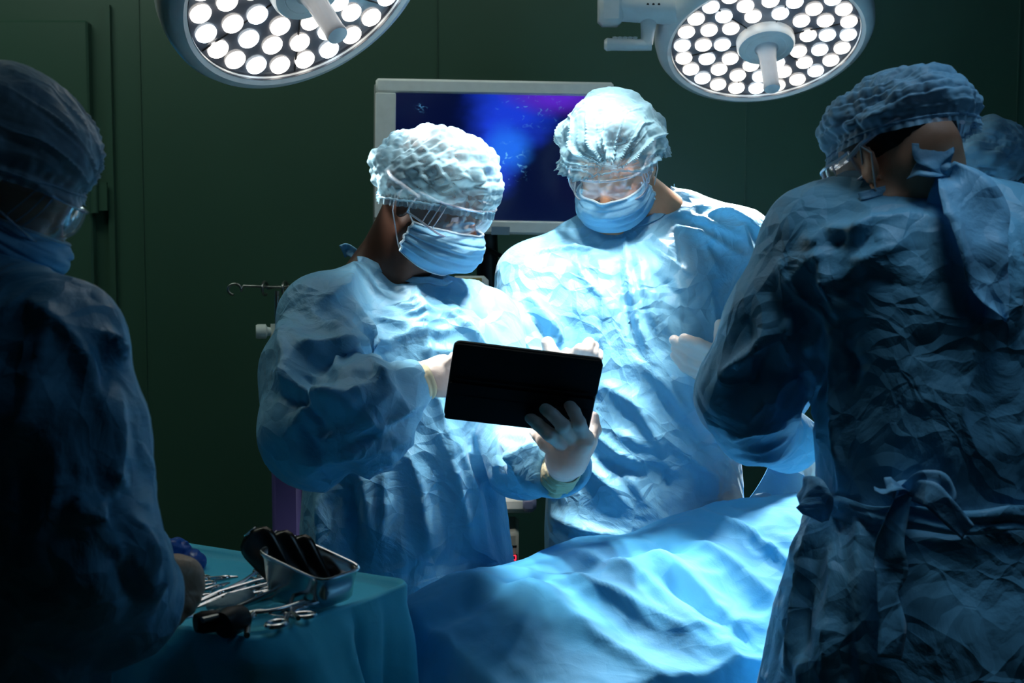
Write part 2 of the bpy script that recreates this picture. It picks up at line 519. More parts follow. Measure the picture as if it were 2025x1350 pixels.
M_FACE = simple('lamp_face_glass', (.12, .13, .16), .18, spec=.8, coat=.4)
# ------------------------------------------------------------------ people
class Head:
    def __init__(s, px, py, d, hx, hy, pitch, roll=0.0, k=1.0):
        h = nrm((hx, hy, 0)); p = math.radians(pitch)
        s.F = h*math.cos(p)-np.array([0, 0, 1])*math.sin(p)
        U = h*math.sin(p)+np.array([0, 0, 1])*math.cos(p)
        S = np.cross(U, s.F); r = math.radians(roll)
        s.U = U*math.cos(r)+S*math.sin(r); s.S = np.cross(s.U, s.F)
        s.O = P(px, py, d); s.k = k
    def __call__(s, f, sd, u): return s.O+s.k*(f*s.F+sd*s.S+u*s.U)
    def M(s): return np.stack([s.F, s.S, s.U], 1)

def head_prims(H):
    k = H.k; M = H.M()
    e = lambda f, sd, u, r: ell(H(f, sd, u), np.array(r)*k, M)
    L = [(e(-.014, 0, .028, (.092, .073, .080)), 0, 'u'),
         (e(.028, 0, -.030, (.064, .061, .088)), .03, 'u')]
    for q in (-1, 1):
        L += [(cap(H(.0, .052*q, -.075), H(.070, .016*q, -.112), .020*k, .018*k), .03, 'u'),
              (e(.072, .036*q, -.058, (.024, .022, .022)), .02, 'u'),
              (cap(H(.080, .012*q, .004), H(.066, .050*q, .002), .011*k, .008*k), .012, 'u')]
    L += [(e(.080, 0, -.113, (.018, .022, .016)), .02, 'u')]
    for q in (-1, 1):
        L += [(e(.098, .032*q, -.022, (.020, .020, .014)), .014, 's'),
              (e(.074, .032*q, -.022, (.014, .015, .012)), .004, 'u')]
    L += [(cap(H(.082, 0, -.012), H(.110, 0, -.052), .008*k, .012*k), .012, 'u'),
          (e(.094, .011, -.056, (.012, .008, .008)), .006, 'u'), (e(.094, -.011, -.056, (.012, .008, .008)), .006, 'u'),
          (e(.088, 0, -.080, (.010, .022, .006)), .006, 'u'), (e(.087, 0, -.089, (.010, .020, .006)), .005, 'u')]
    for q in (-1, 1):
        L += [(e(-.014, .079*q, -.030, (.019, .008, .032)), .006, 'u'), (e(-.008, .086*q, -.026, (.010, .006, .018)), .005, 's')]
    return L

def cap_mesh(H, name, mat, parent, c, r, tilt=18, phimax=122, style='gather', seed=0, fset=.0, frill=.006, label=None, amp=1.0):
    """puffed bouffant cap: crown to elastic edge; c, r in head coordinates"""
    nu, nv = 260, 110
    th = np.linspace(0, 2*math.pi, nu, endpoint=False); ph = np.linspace(.0, math.radians(phimax), nv)
    T, Pn = np.meshgrid(th, ph, indexing='ij')
    x = np.cos(T)*np.sin(Pn); y = np.sin(T)*np.sin(Pn); z = np.cos(Pn)
    pin = np.clip((Pn/ph[-1]-.93)/.07, 0, 1)
    q = np.stack([x.ravel(), y.ravel(), z.ravel()], 1)
    v = (Pn/ph[-1]).ravel(); t = T.ravel()
    n1 = noise3(q*3.0+seed*3.1, seed)-.5
    dsp = .012*n1*2
    if style in ('gather', 'mix'):
        m = np.clip((v-.15)/.6, 0, 1)
        # long thin folds running up from the front edge
        kd = nrm((.93, .10, -.22)); e1_ = nrm(np.cross(kd, (0, 0, 1.0))); e2_ = np.cross(kd, e1_)
        dk = np.arccos(np.clip(q@kd, -1, 1))
        a = np.arctan2(q@e1_, q@e2_)+.5*(noise3(q*1.6, seed+2)-.5)
        rr = np.maximum(1-np.abs(np.sin(a*7.0)), .8*(1-np.abs(np.sin(a*11.3+1.1))))
        rr = rr**2.5*1.6
        fr = np.clip(dk/.35, 0, 1)*np.clip((2.0-dk)/1.2, 0, 1)
        dsp += .0045*rr**3*m*fr*np.clip(2*noise3(q*2.5, seed+40), 0, 1.5)
        dsp += .0018*(1-np.abs(np.sin(t*13+9*noise3(q*3, seed+9))))**3*m*np.clip(v*2-1, 0, 1)
    if style in ('pleat', 'mix', 'back'):
        A = math.radians(38 if style != 'back' else 85)
        u1 = q[:,0]*math.cos(A)+q[:,2]*math.sin(A)+.25*(noise3(q*1.7, seed+4)-.5)
        v1 = -q[:,0]*math.sin(A)+q[:,2]*math.cos(A)+.20*(noise3(q*1.9+5, seed+5)-.5)
        row = np.floor(u1*5.0); w = u1*5.0-row
        s2 = v1*5.5+.5*(row % 2); w2 = s2-np.floor(s2)
        k = np.clip((v-.10)/.2, 0, 1)*np.clip((.97-v)/.2, 0, 1)
        dsp += k*(.0040*np.where(w < .8, w/.8, (1-w)/.2)+.0036*np.where(w2 < .7, w2/.7, (1-w2)/.3))
    dsp += .007*np.abs(2*noise3(q*5+2, seed+8)-1)*np.clip(v*1.6-.5, 0, 1)
    dsp += .0020*np.abs(2*noise3(q*11, seed+3)-1)
    edge = np.clip((v-.84)/.16, 0, 1)
    dsp += edge*.0022*np.sin(t*46+3*noise3(q*3, seed))
    dsp = dsp*amp
    R = np.array(r)
    nn = q/R; nn /= np.linalg.norm(nn, axis=1)[:,None]
    Q = q*R+nn*dsp[:,None]
    # squeeze onto the head at the elastic, then a small frill
    sq = np.clip((v-.86)/.08, 0, 1); fl = np.clip((v-.95)/.05, 0, 1)
    Q[:,:2] *= (1-.05*sq+.05*fl)[:,None]
    Q[:,2] -= frill*fl
    ti = math.radians(tilt)
    f = Q[:,0]*math.cos(ti)-Q[:,2]*math.sin(ti)*-1*-1 if False else Q[:,0]*math.cos(ti)+Q[:,2]*(-math.sin(ti))
    u = Q[:,0]*math.sin(ti)+Q[:,2]*math.cos(ti)
    c = np.array(c)
    # never let the skull through
    hp = np.stack([f+c[0]+.014, Q[:,1]+c[1], u+c[2]-.029], 1); kk = np.linalg.norm(hp/np.array((.101, .082, .089)), axis=1)
    g = np.where((kk < 1) & (v < .85), 1/np.maximum(kk, .3), 1.0)
    f = hp[:,0]*g-c[0]-.014; u = hp[:,2]*g-c[2]+.029; Q[:,1] = hp[:,1]*g-c[1]
    W = H.O+H.k*((f+c[0])[:,None]*H.F+(Q[:,1]+c[1])[:,None]*H.S+(u+c[2])[:,None]*H.U)
    G = W.reshape(nu, nv, 3)
    b = MB().grid(G[:, ::-1], closed_u=True)
    o = b.build(name, mat, parent, auto=False, label=label)
    # elastic edge
    E = G[::2, int(nv*.955)]
    MB().tube(E, .0022, 6, closed=True).build('elastic_band', mat, o)
    return o

def mask_mesh(H, parent, mat=None, sx=1.0, pleats=5, seed=0, drop=0.0):
    mat = mat or M_MASK
    us = np.array([-.034, -.055, -.080, -.108, -.136-drop]); fs = np.array([.116, .134, .132, .122, .078])
    ws = np.array([.060, .068, .072, .070, .058])
    nu, nv = 70, 60
    def pt(a, v):
        """a -1..1 across, v 0..1 down"""
        u0 = np.interp(v, np.linspace(0, 1, 5), us); fc = np.interp(v, np.linspace(0, 1, 5), fs); w = np.interp(v, np.linspace(0, 1, 5), ws)*sx
        um = -.075
        ang = a*math.radians(88)
        f = .004+(fc-.004)*np.abs(math.cos(ang))**.75
        s = w*math.sin(ang)*1.12
        u = um+(u0-um)*(1-.38*a*a)-.006*a*a
        nose = .006*math.exp(-(a/.12)**2)*max(0, 1-v*3)
        w_ = (v*pleats) % 1.0
        pl = .0055*(w_ if w_ < .8 else (1-w_)*4)*(.35+.65*a*a)*(1 if .08 < v < .95 else 0)
        cr = .003*(noise3(np.array([[a*3+seed, v*9, seed]]), seed)[0]-.5)*2
        k = 1+(pl+cr)/.1
        # diagonal pull folds from the mask's corners
        df = .004*abs(math.sin((v-.5)*9*(.4+abs(a))+a*3))*abs(a)
        return H(f*k+nose+df, s*k, u)
    G = np.array([[pt(a, v) for v in np.linspace(0, 1, nv)] for a in np.linspace(-1, 1, nu)])
    o = MB().grid(G).build('face_mask', mat, parent, solid=.0012, auto=False)
    # sewn bindings along the edges
    b = MB().tube(G[:, 0], .0022, 6); b.tube(G[:, -1], .0022, 6); b.tube(G[0], .0028, 6); b.tube(G[-1], .0028, 6)
    b.build('binding', M_MASKW, o)
    for q in (-1, 1):
        e0 = G[0 if q < 0 else -1]
        top, bot = e0[1], e0[-2]
        ear = [H(-.020, .083*q, -.004), H(-.034, .082*q, -.024), H(-.026, .083*q, -.052)]
        pts = []
        for A, B, n in ((top, ear[0], 6), (ear[0], ear[1], 3), (ear[1], ear[2], 3), (ear[2], bot, 7)):
            A = np.array(A); B = np.array(B)
            for i in range(n): pts.append(A+(B-A)*i/n)
        pts.append(bot)
        pts = np.array(pts); pts[1:-1] += q*H.S*.004
        MB().tube(pts, .0014, 6).build('ear_loop', M_ELASTIC, o)
    return o

def goggles_mesh(H, parent, sx=1.0, drop=0, up=0.0):
    t = empty_child('safety_goggles', parent, H(.09, 0, -.02))
    us = (.014+up, -.052-drop); G = []
    for a in np.linspace(-1, 1, 61):
        ang = a*math.radians(90); row = []
        for v in np.linspace(0, 1, 16):
            hgt = us[0]+(us[1]-us[0])*v
            nose = 0.020*math.exp(-(a/.13)**2)*max(0, v-.45)*1.5
            f = .012+.100*abs(math.cos(ang))**.42
            s = .079*sx*math.sin(ang)
            um = (us[0]+us[1])/2
            u = um+(hgt-um)*(1-.30*abs(a)**4)+nose
            bl = .010*math.sin(v*math.pi)
            row.append(H(f+bl*math.cos(ang)-.012*v, s+bl*.4*math.sin(ang), u))
        G.append(row)
    G = np.array(G)
    MB().grid(G).build('lens', M_CLEAR, t, auto=False)
    b = MB().tube(G[:, 0], .0024, 6); b.tube(G[:, -1], .0022, 6); b.tube(G[0], .0024, 6); b.tube(G[-1], .0024, 6)
    for q in (1, -1):      # vent ridges on the side shields
        for a in (.80, .86, .92):
            i = int(round((q*a+1)/2*60)); b.tube(G[i, 1:-1]+H.S*q*.001, .0012, 5)
    b.build('frame', M_PLAST, t)
    for q in (-1, 1):
        MB().tube([H(.016, .081*q*sx, -.006), H(-.02, .084*q*sx, -.002), H(-.06, .081*q*sx, .0), H(-.085, .062*q, .002)], .0042, 8).build('side_arm', M_PLAST, t)
    return t
def empty_child(name, parent, loc):
    o = bpy.data.objects.new(name, None); o.empty_display_size = .02
    col.objects.link(o); o.parent = parent
    o.location = Vector((np.asarray(loc)-wloc(parent)).tolist()); return o

def hair_mesh(H, parent, mat=None, nape=1.0):
    M = H.M(); k = H.k
    pr = [(ell(H(-.016, 0, .029), np.array((.097, .078, .085))*k, M), 0, 'u'),
          (ell(H(-.040, 0, -.010), np.array((.062, .066, .070))*k*nape, M), .02, 'u'),
          (ell(H(.075, 0, -.030), np.array((.060, .20, .066))*k, M), .006, 's'),
          (ell(H(.0, .09, -.045), np.array((.032, .04, .045))*k, M), .006, 's'), (ell(H(.0, -.09, -.045), np.array((.032, .04, .045))*k, M), .006, 's')]
    V, F = sdf_mesh(pr, .005)
    N = vnormals(V, F); V = V+N*(.0035*np.abs(2*noise3(V*60, 3)-1))[:,None]
    return mesh_obj('hair', V, F, mat or M_HAIR, parent)

def hand(parent, name, mat, palm, fingers, h=.0028, cuff=None, k=.012, seed=1, label=None, wr=.0011):
    """palm: [(a, b, ra, rb)], fingers: list of ([points], [radii])"""
    pr = []
    for i, (a, b, ra, rb) in enumerate(palm): pr.append((cap(a, b, ra, rb), k if i else 0, 'u'))
    for pts, rs in fingers:
        for i in range(len(pts)-1):
            pr.append((cap(pts[i], pts[i+1], rs[i], rs[i+1]), .0035, 'u'))
    V, F = sdf_mesh(pr, h)
    N = vnormals(V, F)
    V = V+N*(wr*crumple(V, 60, seed)-wr*.5)[:,None]
    return mesh_obj(name, V, F, mat, parent, label=label)

LAST = [None, None]
def on_gown(pts, lift=.003):
    V, N = LAST
    X, Y, dd = proj(V); ok = np.where(((V-CAM)*N).sum(1) < 0)[0]
    out = []
    for (x, y) in pts:
        e = (X[ok]-x)**2+(Y[ok]-y)**2+(dd[ok]-dd[ok].min())*300
        j = ok[np.argmin(e)]; out.append(V[j]+N[j]*lift)
    return np.array(out)
def gown_mesh(parent, prims, mat, h=.0065, strk=(), seed=0, cut=None, crump=.006, vert=.010, vtop=1.25, name='gown', label=None, vfreq=13, down=None):
    V, F = sdf_mesh(prims, h)
    N = vnormals(V, F)
    d = strokes(V, N, strk) if strk else np.zeros(len(V))
    c = crumple(V*np.array([1, 1, .6]), 6.5, seed)
    amp = .35+1.3*np.clip(noise3(V*3.1, seed+30)*1.6-.4, 0, 1)
    d = d+crump*1.25*(.6-c)*amp
    # long soft vertical folds that deepen towards the hem
    ww = np.clip((vtop-V[:,2])/.35, 0, 1)
    q = V*np.array([vfreq, vfreq, 1.6])+np.stack([np.zeros(len(V))]*3, 1)
    rf = 1-np.abs(2*noise3(q, seed+11)-1)
    rf2 = 1-np.abs(2*noise3(q*2.1+7, seed+12)-1)
    d = d+ww*vert*((rf**1.8)+.4*rf2**2-.5)
    # fine creases
    q = V*np.array([26, 26, 18.0]); d = d+.0018*(1-np.abs(2*noise3(q+noise3(V*9, seed)[:,None]*3, seed+20)-1))**3
    V2 = V+N*d[:,None]
    V2 = smooth_mesh(V2, F, 1, .35)
    LAST[0] = V2; LAST[1] = vnormals(V2, F)
    if cut is not None:
        keep = cut(V)
        fm = keep[F].all(1); F = F[fm]
        used = np.zeros(len(V), bool); used[F.ravel()] = True
        mp = np.cumsum(used)-1; V2 = V2[used]; F = mp[F]
    return mesh_obj(name, V2, F, mat, parent, label=label)

def figure(name, base, label, H, neck, torso, arms, hip, mat, h=.0065, group=None):
    """Empty with a continuous body: head, neck, torso, arms and legs down to the floor"""
    t = empty(name, (base[0], base[1], 0), label, 'person', group)
    pr = head_prims(H)
    for a, b, ra, rb in neck: pr.append((cap(a, b, ra, rb), .02, 'u'))
    pr.append((torso, .04, 'u'))
    for A in arms:
        for i in range(len(A)-1):
            pr.append((cap(A[i][0], A[i+1][0], A[i][1], A[i+1][1]), .02, 'u'))
    bx, by = base; hx, hy = hip    # hip: unit vector across the hips
    f = np.array([-hy, hx])
    if f@(H.F[:2]) < 0: f = -f
    for q in (-1, 1):
        a = np.array([bx+hx*.09*q, by+hy*.09*q, .92]); kn = np.array([bx+hx*.11*q+f[0]*.02, by+hy*.11*q+f[1]*.02, .50])
        an = np.array([bx+hx*.12*q, by+hy*.12*q, .09]); to = an+np.array([f[0]*.15, f[1]*.15, -.055])
        pr += [(cap(a, kn, .085, .055), .03, 'u'), (cap(kn, an, .055, .036), .02, 'u'), (cap(an-np.array([f[0]*.03, f[1]*.03, .05]), to, .036, .030), .02, 'u')]
    V, F = sdf_mesh(pr, h)
    V[:,2] = np.maximum(V[:,2], .002)
    mesh_obj('body', V, F, mat, t)
    return t

def ribbon(pts, width, nrmv, twist=0, wav=.0, seed=0, n=6):
    """cloth strip: pts centre line, width list"""
    pts = np.asarray(pts, float); m = len(pts)
    # resample
    T = np.linspace(0, m-1, m*6); C = np.stack([np.interp(T, range(m), pts[:,k]) for k in range(3)], 1)
    K = C.copy()
    for _ in range(3): K[1:-1] = (K[:-2]+K[1:-1]+K[2:])/3
    C = K
    W = np.interp(T, range(m), width)
    G = []
    for i in range(len(C)):
        t = nrm(C[min(i+1, len(C)-1)]-C[max(i-1, 0)])
        s = nrm(np.cross(t, nrmv)); nn = np.cross(s, t)
        a = twist*T[i]/(m-1)
        s2 = s*math.cos(a)+nn*math.sin(a); n2 = nn*math.cos(a)-s*math.sin(a)
        row = []
        for j in range(n+1):
            u = j/n*2-1
            z = wav*(noise3(np.array([[u*1.3+seed, T[i]*.9, seed]]), seed)[0]-.5)*2+wav*.8*abs(u)
            row.append(C[i]+s2*u*W[i]/2+n2*z)
        G.append(row)
    return np.array(G)
# ------------------------------------------------------------------ room
def walls():
    def wallmat(name, c):
        m, nt, bs, out = newmat(name)
        tc = node(nt, 'ShaderNodeTexCoord'); L = nt.links.new
        n1 = node(nt, 'ShaderNodeTexNoise', i_Scale=1.6, i_Detail=3.0); L(tc.outputs['Object'], n1.inputs['Vector'])
        mx = node(nt, 'ShaderNodeMixRGB'); L(n1.outputs['Fac'], mx.inputs[0])
        mx.inputs[1].default_value = (*[q*.85 for q in c], 1); mx.inputs[2].default_value = (*[q*1.15 for q in c], 1)
        L(mx.outputs[0], bs.inputs['Base Color']); bs.inputs['Roughness'].default_value = .36
        n2 = node(nt, 'ShaderNodeTexNoise', i_Scale=160.0, i_Detail=2.0); L(tc.outputs['Object'], n2.inputs['Vector'])
        b = node(nt, 'ShaderNodeBump', i_Strength=.12, i_Distance=.001); L(n2.outputs['Fac'], b.inputs['Height']); L(b.outputs[0], bs.inputs['Normal'])
        return m
    W = wallmat('green_wall_paint', (.036, .090, .060)); Fm = wallmat('floor_vinyl', (.05, .10, .09)); C = wallmat('ceiling_paint', (.10, .14, .13))
    global M_WALL; M_WALL = W
    def slab(name, c, s, m):
        o = MB().box(c, s).build(name, m, smooth=False, origin=c); o['kind'] = 'structure'; return o
    slab('floor', (0, 1.2, -.05), (6.4, 7.2, .1), Fm)
    slab('ceiling', (0, 1.2, 3.05), (6.4, 7.2, .1), C)
    slab('wall_back', (0, 4.46, 1.5), (6.4, .1, 3.0), W)
    slab('wall_left', (-3.1, 1.2, 1.5), (.1, 6.4, 3.0), W)
    slab('wall_right', (3.1, 1.2, 1.5), (.1, 6.4, 3.0), W)
    slab('wall_front', (0, -2.05, 1.5), (6.4, .1, 3.0), W)
    yw = 4.41
    # panel seam and the steel frame of the door
    for i, (x, w) in enumerate(((-1.140, .006), (-.23, .004), (.72, .004), (1.55, .004))):
        slab('trim_%d' % (i+1), (x, yw-.002, 1.5), (w, .006, 3.0), W)
    slab('trim_5', (-1.232, yw-.009, 1.1), (.018, .022, 2.2), W)
    slab('baseboard_back', (.9, yw-.008, .06), (4.2, .016, .12), Fm)
    d = MB().box((-1.75, yw-.018, 1.08), (.93, .05, 2.14), bev=.006).build('door_1', W, smooth=False, origin=(-1.75, yw, 0)); d['kind'] = 'structure'
    MB().box((-1.575, yw-.048, 1.42), (.30, .016, .56), bev=.004).build('window_frame', M_BLACK, d, smooth=False)
    MB().box((-1.572, yw-.058, 1.42), (.25, .006, .50)).build('glass', glow('lit_blue_window', (.03, .42, .85), .75), d, smooth=False)
    for z in (1.62, .45):
        MB().tube([(-1.275, yw-.052, z-.05), (-1.275, yw-.052, z+.05)], .013, 12).box((-1.262, yw-.04, z), (.05, .012, .085)).build('hinge', W, d)
walls()

# ------------------------------------------------------------------ surgical lamps
M_LED_W = glow('warm_led', (1.0, .93, .84), 3.0); M_LED_C = glow('cool_led', (.86, .95, 1.0), 3.0)
def surgical_lamp(name, label, c, n, xh, Rf, energy, arm_pts, ring_phase=0, target=None, cone=75):
    t = empty(name, c, label, 'surgical light', 'ceiling surgical lights')
    M = frame(n, xh)
    c = np.asarray(c)
    Ro = Rf*1.16
    MB().lathe([(Rf*1.0, .004), (Rf*1.01, .012), (Rf*1.05, .016), (Rf*1.12, .008), (Ro, -.008), (Ro*1.01, -.03), (Ro*1.0, -.06), (Ro*.93, -.085), (Ro*.6, -.11), (.0, -.115)], c, M, 96).build('housing', M_WHITE, t)
    MB().lathe([(0.0, .0), (Rf*.5, .0), (Rf*1.005, .0), (Rf*1.005, .012)], c, M, 96).build('face_plate', M_FACE, t)
    b = MB()
    for k in range(6):
        a = 2*math.pi*k/6+.3
        u = M @ np.array([math.cos(a), math.sin(a), 0])
        b.box(c+u*Rf*.64+M[:,2]*.0015, (Rf*.70, .0018, .002), np.stack([u, np.cross(M[:,2], u), M[:,2]], 1))
    b.build('seams', M_BLACK, t, smooth=False)
    rl = .0205*Rf/.23
    rings = [(.885, 24), (.66, 16), (.455, 10)] if Rf > .1 else []
    k = 0
    for (rr, cnt) in rings:
        for i in range(cnt):
            a = 2*math.pi*(i+ring_phase)/cnt
            p = c+M @ np.array([math.cos(a)*rr*Rf, math.sin(a)*rr*Rf, .0])
            o = MB().lathe([(rl*.98, .0), (rl, .004), (rl*.9, .0075), (rl*.5, .0095), (0, .0105)], p, M, 20).build('led_lens', M_LED_W if (k*7) % 3 else M_LED_C, t, origin=p)
            k += 1
    hub = Rf*.31
    MB().lathe([(hub, .0), (hub, .018), (hub*.94, .026), (hub*.72, .028), (hub*.70, .0265), (hub*.68, .028), (0, .030)], c, M, 48).build('hub', M_WHITE, t)
    MB().lathe([(.030, .028), (.024, .034), (.0205, .06), (.019, .13), (.0205, .142), (.019, .147), (0, .148)], c, M, 32).build('sterile_handle', simple('milky_plastic', (.78, .80, .84), .25), t)
    if arm_pts: MB().tube(arm_pts, .035, 20).build('arm', M_WHITE, t)
    for i in range(6):
        a = 2*math.pi*i/6+.2; rr = .78
        p = c+M @ np.array([math.cos(a)*rr*Rf, math.sin(a)*rr*Rf, .03])
        tg = c+M[:,2]*1.05 if target is None else np.asarray(target)
        L = lamp('SPOT', 'led_beam', tuple(p-np.asarray(c)), energy/6, (1.0, .95, .90), None, spot_size=math.radians(cone), spot_blend=.8, shadow_soft_size=.025)
        d = Vector((tg-p).tolist()); L.rotation_euler = d.to_track_quat('-Z', 'Y').to_euler(); L.parent = t
    return t, M
dA = 2.64; cA = P(600, -35, dA)
nA = nrm((.486, -.484, -.726))
lampA, MA = surgical_lamp('surgical_light', 'round white surgical light at the top left, tilted towards the right', cA, nA, (1, 0, 0), .23, 300*KEY, [tuple(cA-nA*.10), tuple(cA-nA*.16+np.array([-.12, .05, .05])), tuple(cA+np.array([-.30, .25, .35])), tuple(cA+np.array([-.30, .45, .9]))], 0.5, target=P(1200, 1140, 2.45), cone=21)
dB = 3.5; cB = P(1513, 78, dB)
nB = nrm((.04, -.5, -.87))
lampB, MB_ = surgical_lamp('surgical_light', 'round white surgical light with side grip, at the top right facing the room', cB, nB, (1, 0, 0), .23, 800*KEY, [tuple(cB-nB*.10), tuple(cB-nB*.25), tuple(cB-nB*.30+np.array([.1, .15, .8]))], 0.2, target=P(1545, 1070, 2.60), cone=36)
# grip bracket on the right lamp
def bracket():
    d = 3.42
    z = lambda x, y, dd=0: P(x, y, d+dd)
    s = d/FPX
    b = MB()
    b.tube([z(1225, 12), z(1345, 20)], 30*s, 28)
    b.box(z(1207, 8), (48*s, 70*s, 84*s), bev=9*s)
    b.build('grip_housing', M_WHITE, lampB)
    g = MB()
    g.tube([z(1283, 40), z(1281, 62), z(1279, 88)], [17*s, 14*s, 12*s], 16)
    g.tube([z(1288, 88), z(1262, 89), z(1240, 88.5), z(1212, 88), z(1200, 88), z(1195, 88)], [12*s, 11.5*s, 12*s, 12*s, 13*s, 9*s], 18)
    for x in (1212, 1222, 1232, 1242, 1252): g.tube([z(x, 77), z(x+4, 76), z(x+8, 77)], 4.2*s, 8)
    g.build('side_grip', M_WHITE, lampB)
    for x in (1281, 1292, 1303):
        MB().lathe([(2.6*s, 0), (2.6*s, 2*s), (0, 2*s)], z(x, 9, -.034), frame((0, -1, 0)), 12).build('button', M_BLACK, lampB)
bracket()
# unseen key beams, added for a further lamp head assumed above the table
for k in range(5):
    a = 2*math.pi*k/5
    lamp('SPOT', 'overhead_key_beam', (.30+.18*math.cos(a), 2.52+.18*math.sin(a), 2.72), 115*KEY, (1.0, .95, .90), (-.02, 2.88, 1.38), spot_size=math.radians(31), spot_blend=.7, shadow_soft_size=.05)

# ------------------------------------------------------------------ monitor
def monitor():
    d = 3.70; s = d/FPX
    ctr = P(976, 312, d)
    t = empty('wall_monitor', ctr, 'white-framed flat monitor showing a blue picture, behind the two middle surgeons', 'monitor')
    R = math.radians(-1.0); yaw = math.radians(3)
    X = np.array([math.cos(R), 0, math.sin(R)]); Z = np.array([-math.sin(R), 0, math.cos(R)]); Y = np.cross(Z, X)
    M = np.stack([X, Y, Z], 1)
    w, h = 466*s, 300*s
    b = MB()
    bw, bt, bb = 40*s, 28*s, 28*s
    c = ctr
    b.box(c+Z*(h/2-bt/2), (w, .05, bt), M, .006); b.box(c-Z*(h/2-bb/2), (w, .05, bb), M, .006)
    b.box(c-X*(w/2-bw/2), (bw, .05, h-bt-bb), M, .002); b.box(c+X*(w/2-bw/2), (bw, .05, h-bt-bb), M, .002)
    b.build('bezel', simple('pale_bezel_plastic', (.92, .95, .93), .4), t)
    MB().box(c+Y*.035-X*.005, (w+.006, .05, h-.004), M, .012).build('rear_housing', simple('grey_plastic', (.25, .28, .27), .5), t)
    m, nt, bs, out = newmat('endoscope_picture')
    L = nt.links.new
    tc = node(nt, 'ShaderNodeTexCoord'); mp = node(nt, 'ShaderNodeMapping'); L(tc.outputs['Object'], mp.inputs[0]); mp.inputs['Scale'].default_value = (1/(w/2), 1, 1/(h/2))
    ds = node(nt, 'ShaderNodeTexNoise', i_Scale=1.6, i_Detail=4.0); L(mp.outputs[0], ds.inputs['Vector'])
    sx = node(nt, 'ShaderNodeSeparateXYZ'); L(mp.outputs[0], sx.inputs[0])
    def math_(op, a, b_=None, c_=None):
        n = node(nt, 'ShaderNodeMath', operation=op)
        for i, v in enumerate((a, b_, c_)):
            if v is None: continue
            if isinstance(v, (int, float)): n.inputs[i].default_value = v
            else: L(v, n.inputs[i])
        return n.outputs[0]
    def blob(x, z, rx, rz, wob=.5):
        a = math_('DIVIDE', math_('SUBTRACT', sx.outputs[0], x), rx); b2 = math_('DIVIDE', math_('SUBTRACT', sx.outputs[2], z), rz)
        r = math_('SQRT', math_('ADD', math_('MULTIPLY', a, a), math_('MULTIPLY', b2, b2)))
        r = math_('ADD', r, math_('MULTIPLY', math_('SUBTRACT', ds.outputs['Fac'], .5), wob*2.5))
        n = node(nt, 'ShaderNodeMapRange', interpolation_type='SMOOTHSTEP'); n.inputs['From Min'].default_value = 1.15; n.inputs['From Max'].default_value = .2
        L(r, n.inputs['Value']); return n.outputs[0]
    A = math_('ADD', blob(.15, .55, .44, .50), blob(.03, -.02, .24, .50)); A = math_('MINIMUM', A, 1.0)
    B = blob(.52, .80, .45, .28, .3); C = blob(.12, .12, .22, .38, .5); Dk = blob(-.55, .45, .5, .5)
    m1 = node(nt, 'ShaderNodeMixRGB'); L(A, m1.inputs[0]); m1.inputs[1].default_value = (.0006, .003, .030, 1); m1.inputs[2].default_value = (.010, .045, .66, 1)
    m2 = node(nt, 'ShaderNodeMixRGB'); L(B, m2.inputs[0]); L(m1.outputs[0], m2.inputs[1]); m2.inputs[2].default_value = (.10, .02, .55, 1)
    m3 = node(nt, 'ShaderNodeMixRGB'); L(math_('MULTIPLY', C, .6), m3.inputs[0]); L(m2.outputs[0], m3.inputs[1]); m3.inputs[2].default_value = (.02, .22, 1.0, 1)
    sp = node(nt, 'ShaderNodeTexNoise', i_Scale=14.0, i_Detail=7.0, i_Distortion=1.2); L(mp.outputs[0], sp.inputs['Vector'])
    spk = node(nt, 'ShaderNodeMapRange'); spk.inputs['From Min'].default_value = .60; spk.inputs['From Max'].default_value = .72; L(sp.outputs['Fac'], spk.inputs['Value'])
    msk = math_('MINIMUM', math_('ADD', blob(.10, -.10, .22, .34, .2), math_('ADD', blob(-.60, .80, .09, .22, .15), math_('MULTIPLY', blob(.30, .62, .4, .3, .2), .4))), 1.0)
    m4 = node(nt, 'ShaderNodeMixRGB'); L(math_('MULTIPLY', spk.outputs[0], msk), m4.inputs[0]); L(m3.outputs[0], m4.inputs[1]); m4.inputs[2].default_value = (.15, .55, 1.0, 1)
    bs.inputs['Base Color'].default_value = (.004, .004, .008, 1); bs.inputs['Roughness'].default_value = .15
    L(m4.outputs[0], bs.inputs['Emission Color']); bs.inputs['Emission Strength'].default_value = 1.0
    sc = MB().box(c-Y*.018+X*(-2*s), (w-2*bw+4*s, .006, h-bt-bb), M).build('screen', m, t, smooth=False, origin=c-Y*.018)
    MB().box(P(990, 456, d)-Y*.027, (36*s, .003, 16*s), M).build('status_panel', simple('slate_label', (.20, .28, .36), .4), t, smooth=False)
    MB().box(P(1000, 165, d)-Y*.026, (52*s, .002, 5*s), M).build('maker_plate', simple('pale_label', (.42, .47, .46), .4), t, smooth=False)
    MB().tube([tuple(P(960, 400, 3.80)), tuple(P(965, 560, 3.85)), (P(965, 560, 3.85)[0], P(965, 560, 3.85)[1], .05)], .03, 16).build('stand_column', M_BLACK, t)
    MB().tube([tuple(P(945, 470, 3.76)), tuple(P(960, 490, 3.74)), tuple(P(990, 505, 3.78)), tuple(P(1010, 530, 3.85)), tuple(P(1012, 600, 3.9))], .006, 8).build('cable', M_BLACK, t)
    MB().lathe([(.28, 0), (.28, .03), (.05, .06), (0, .06)], (P(965, 560, 3.85)[0], P(965, 560, 3.85)[1], .0), np.eye(3), 40).build('base', M_BLACK, t)
monitor()

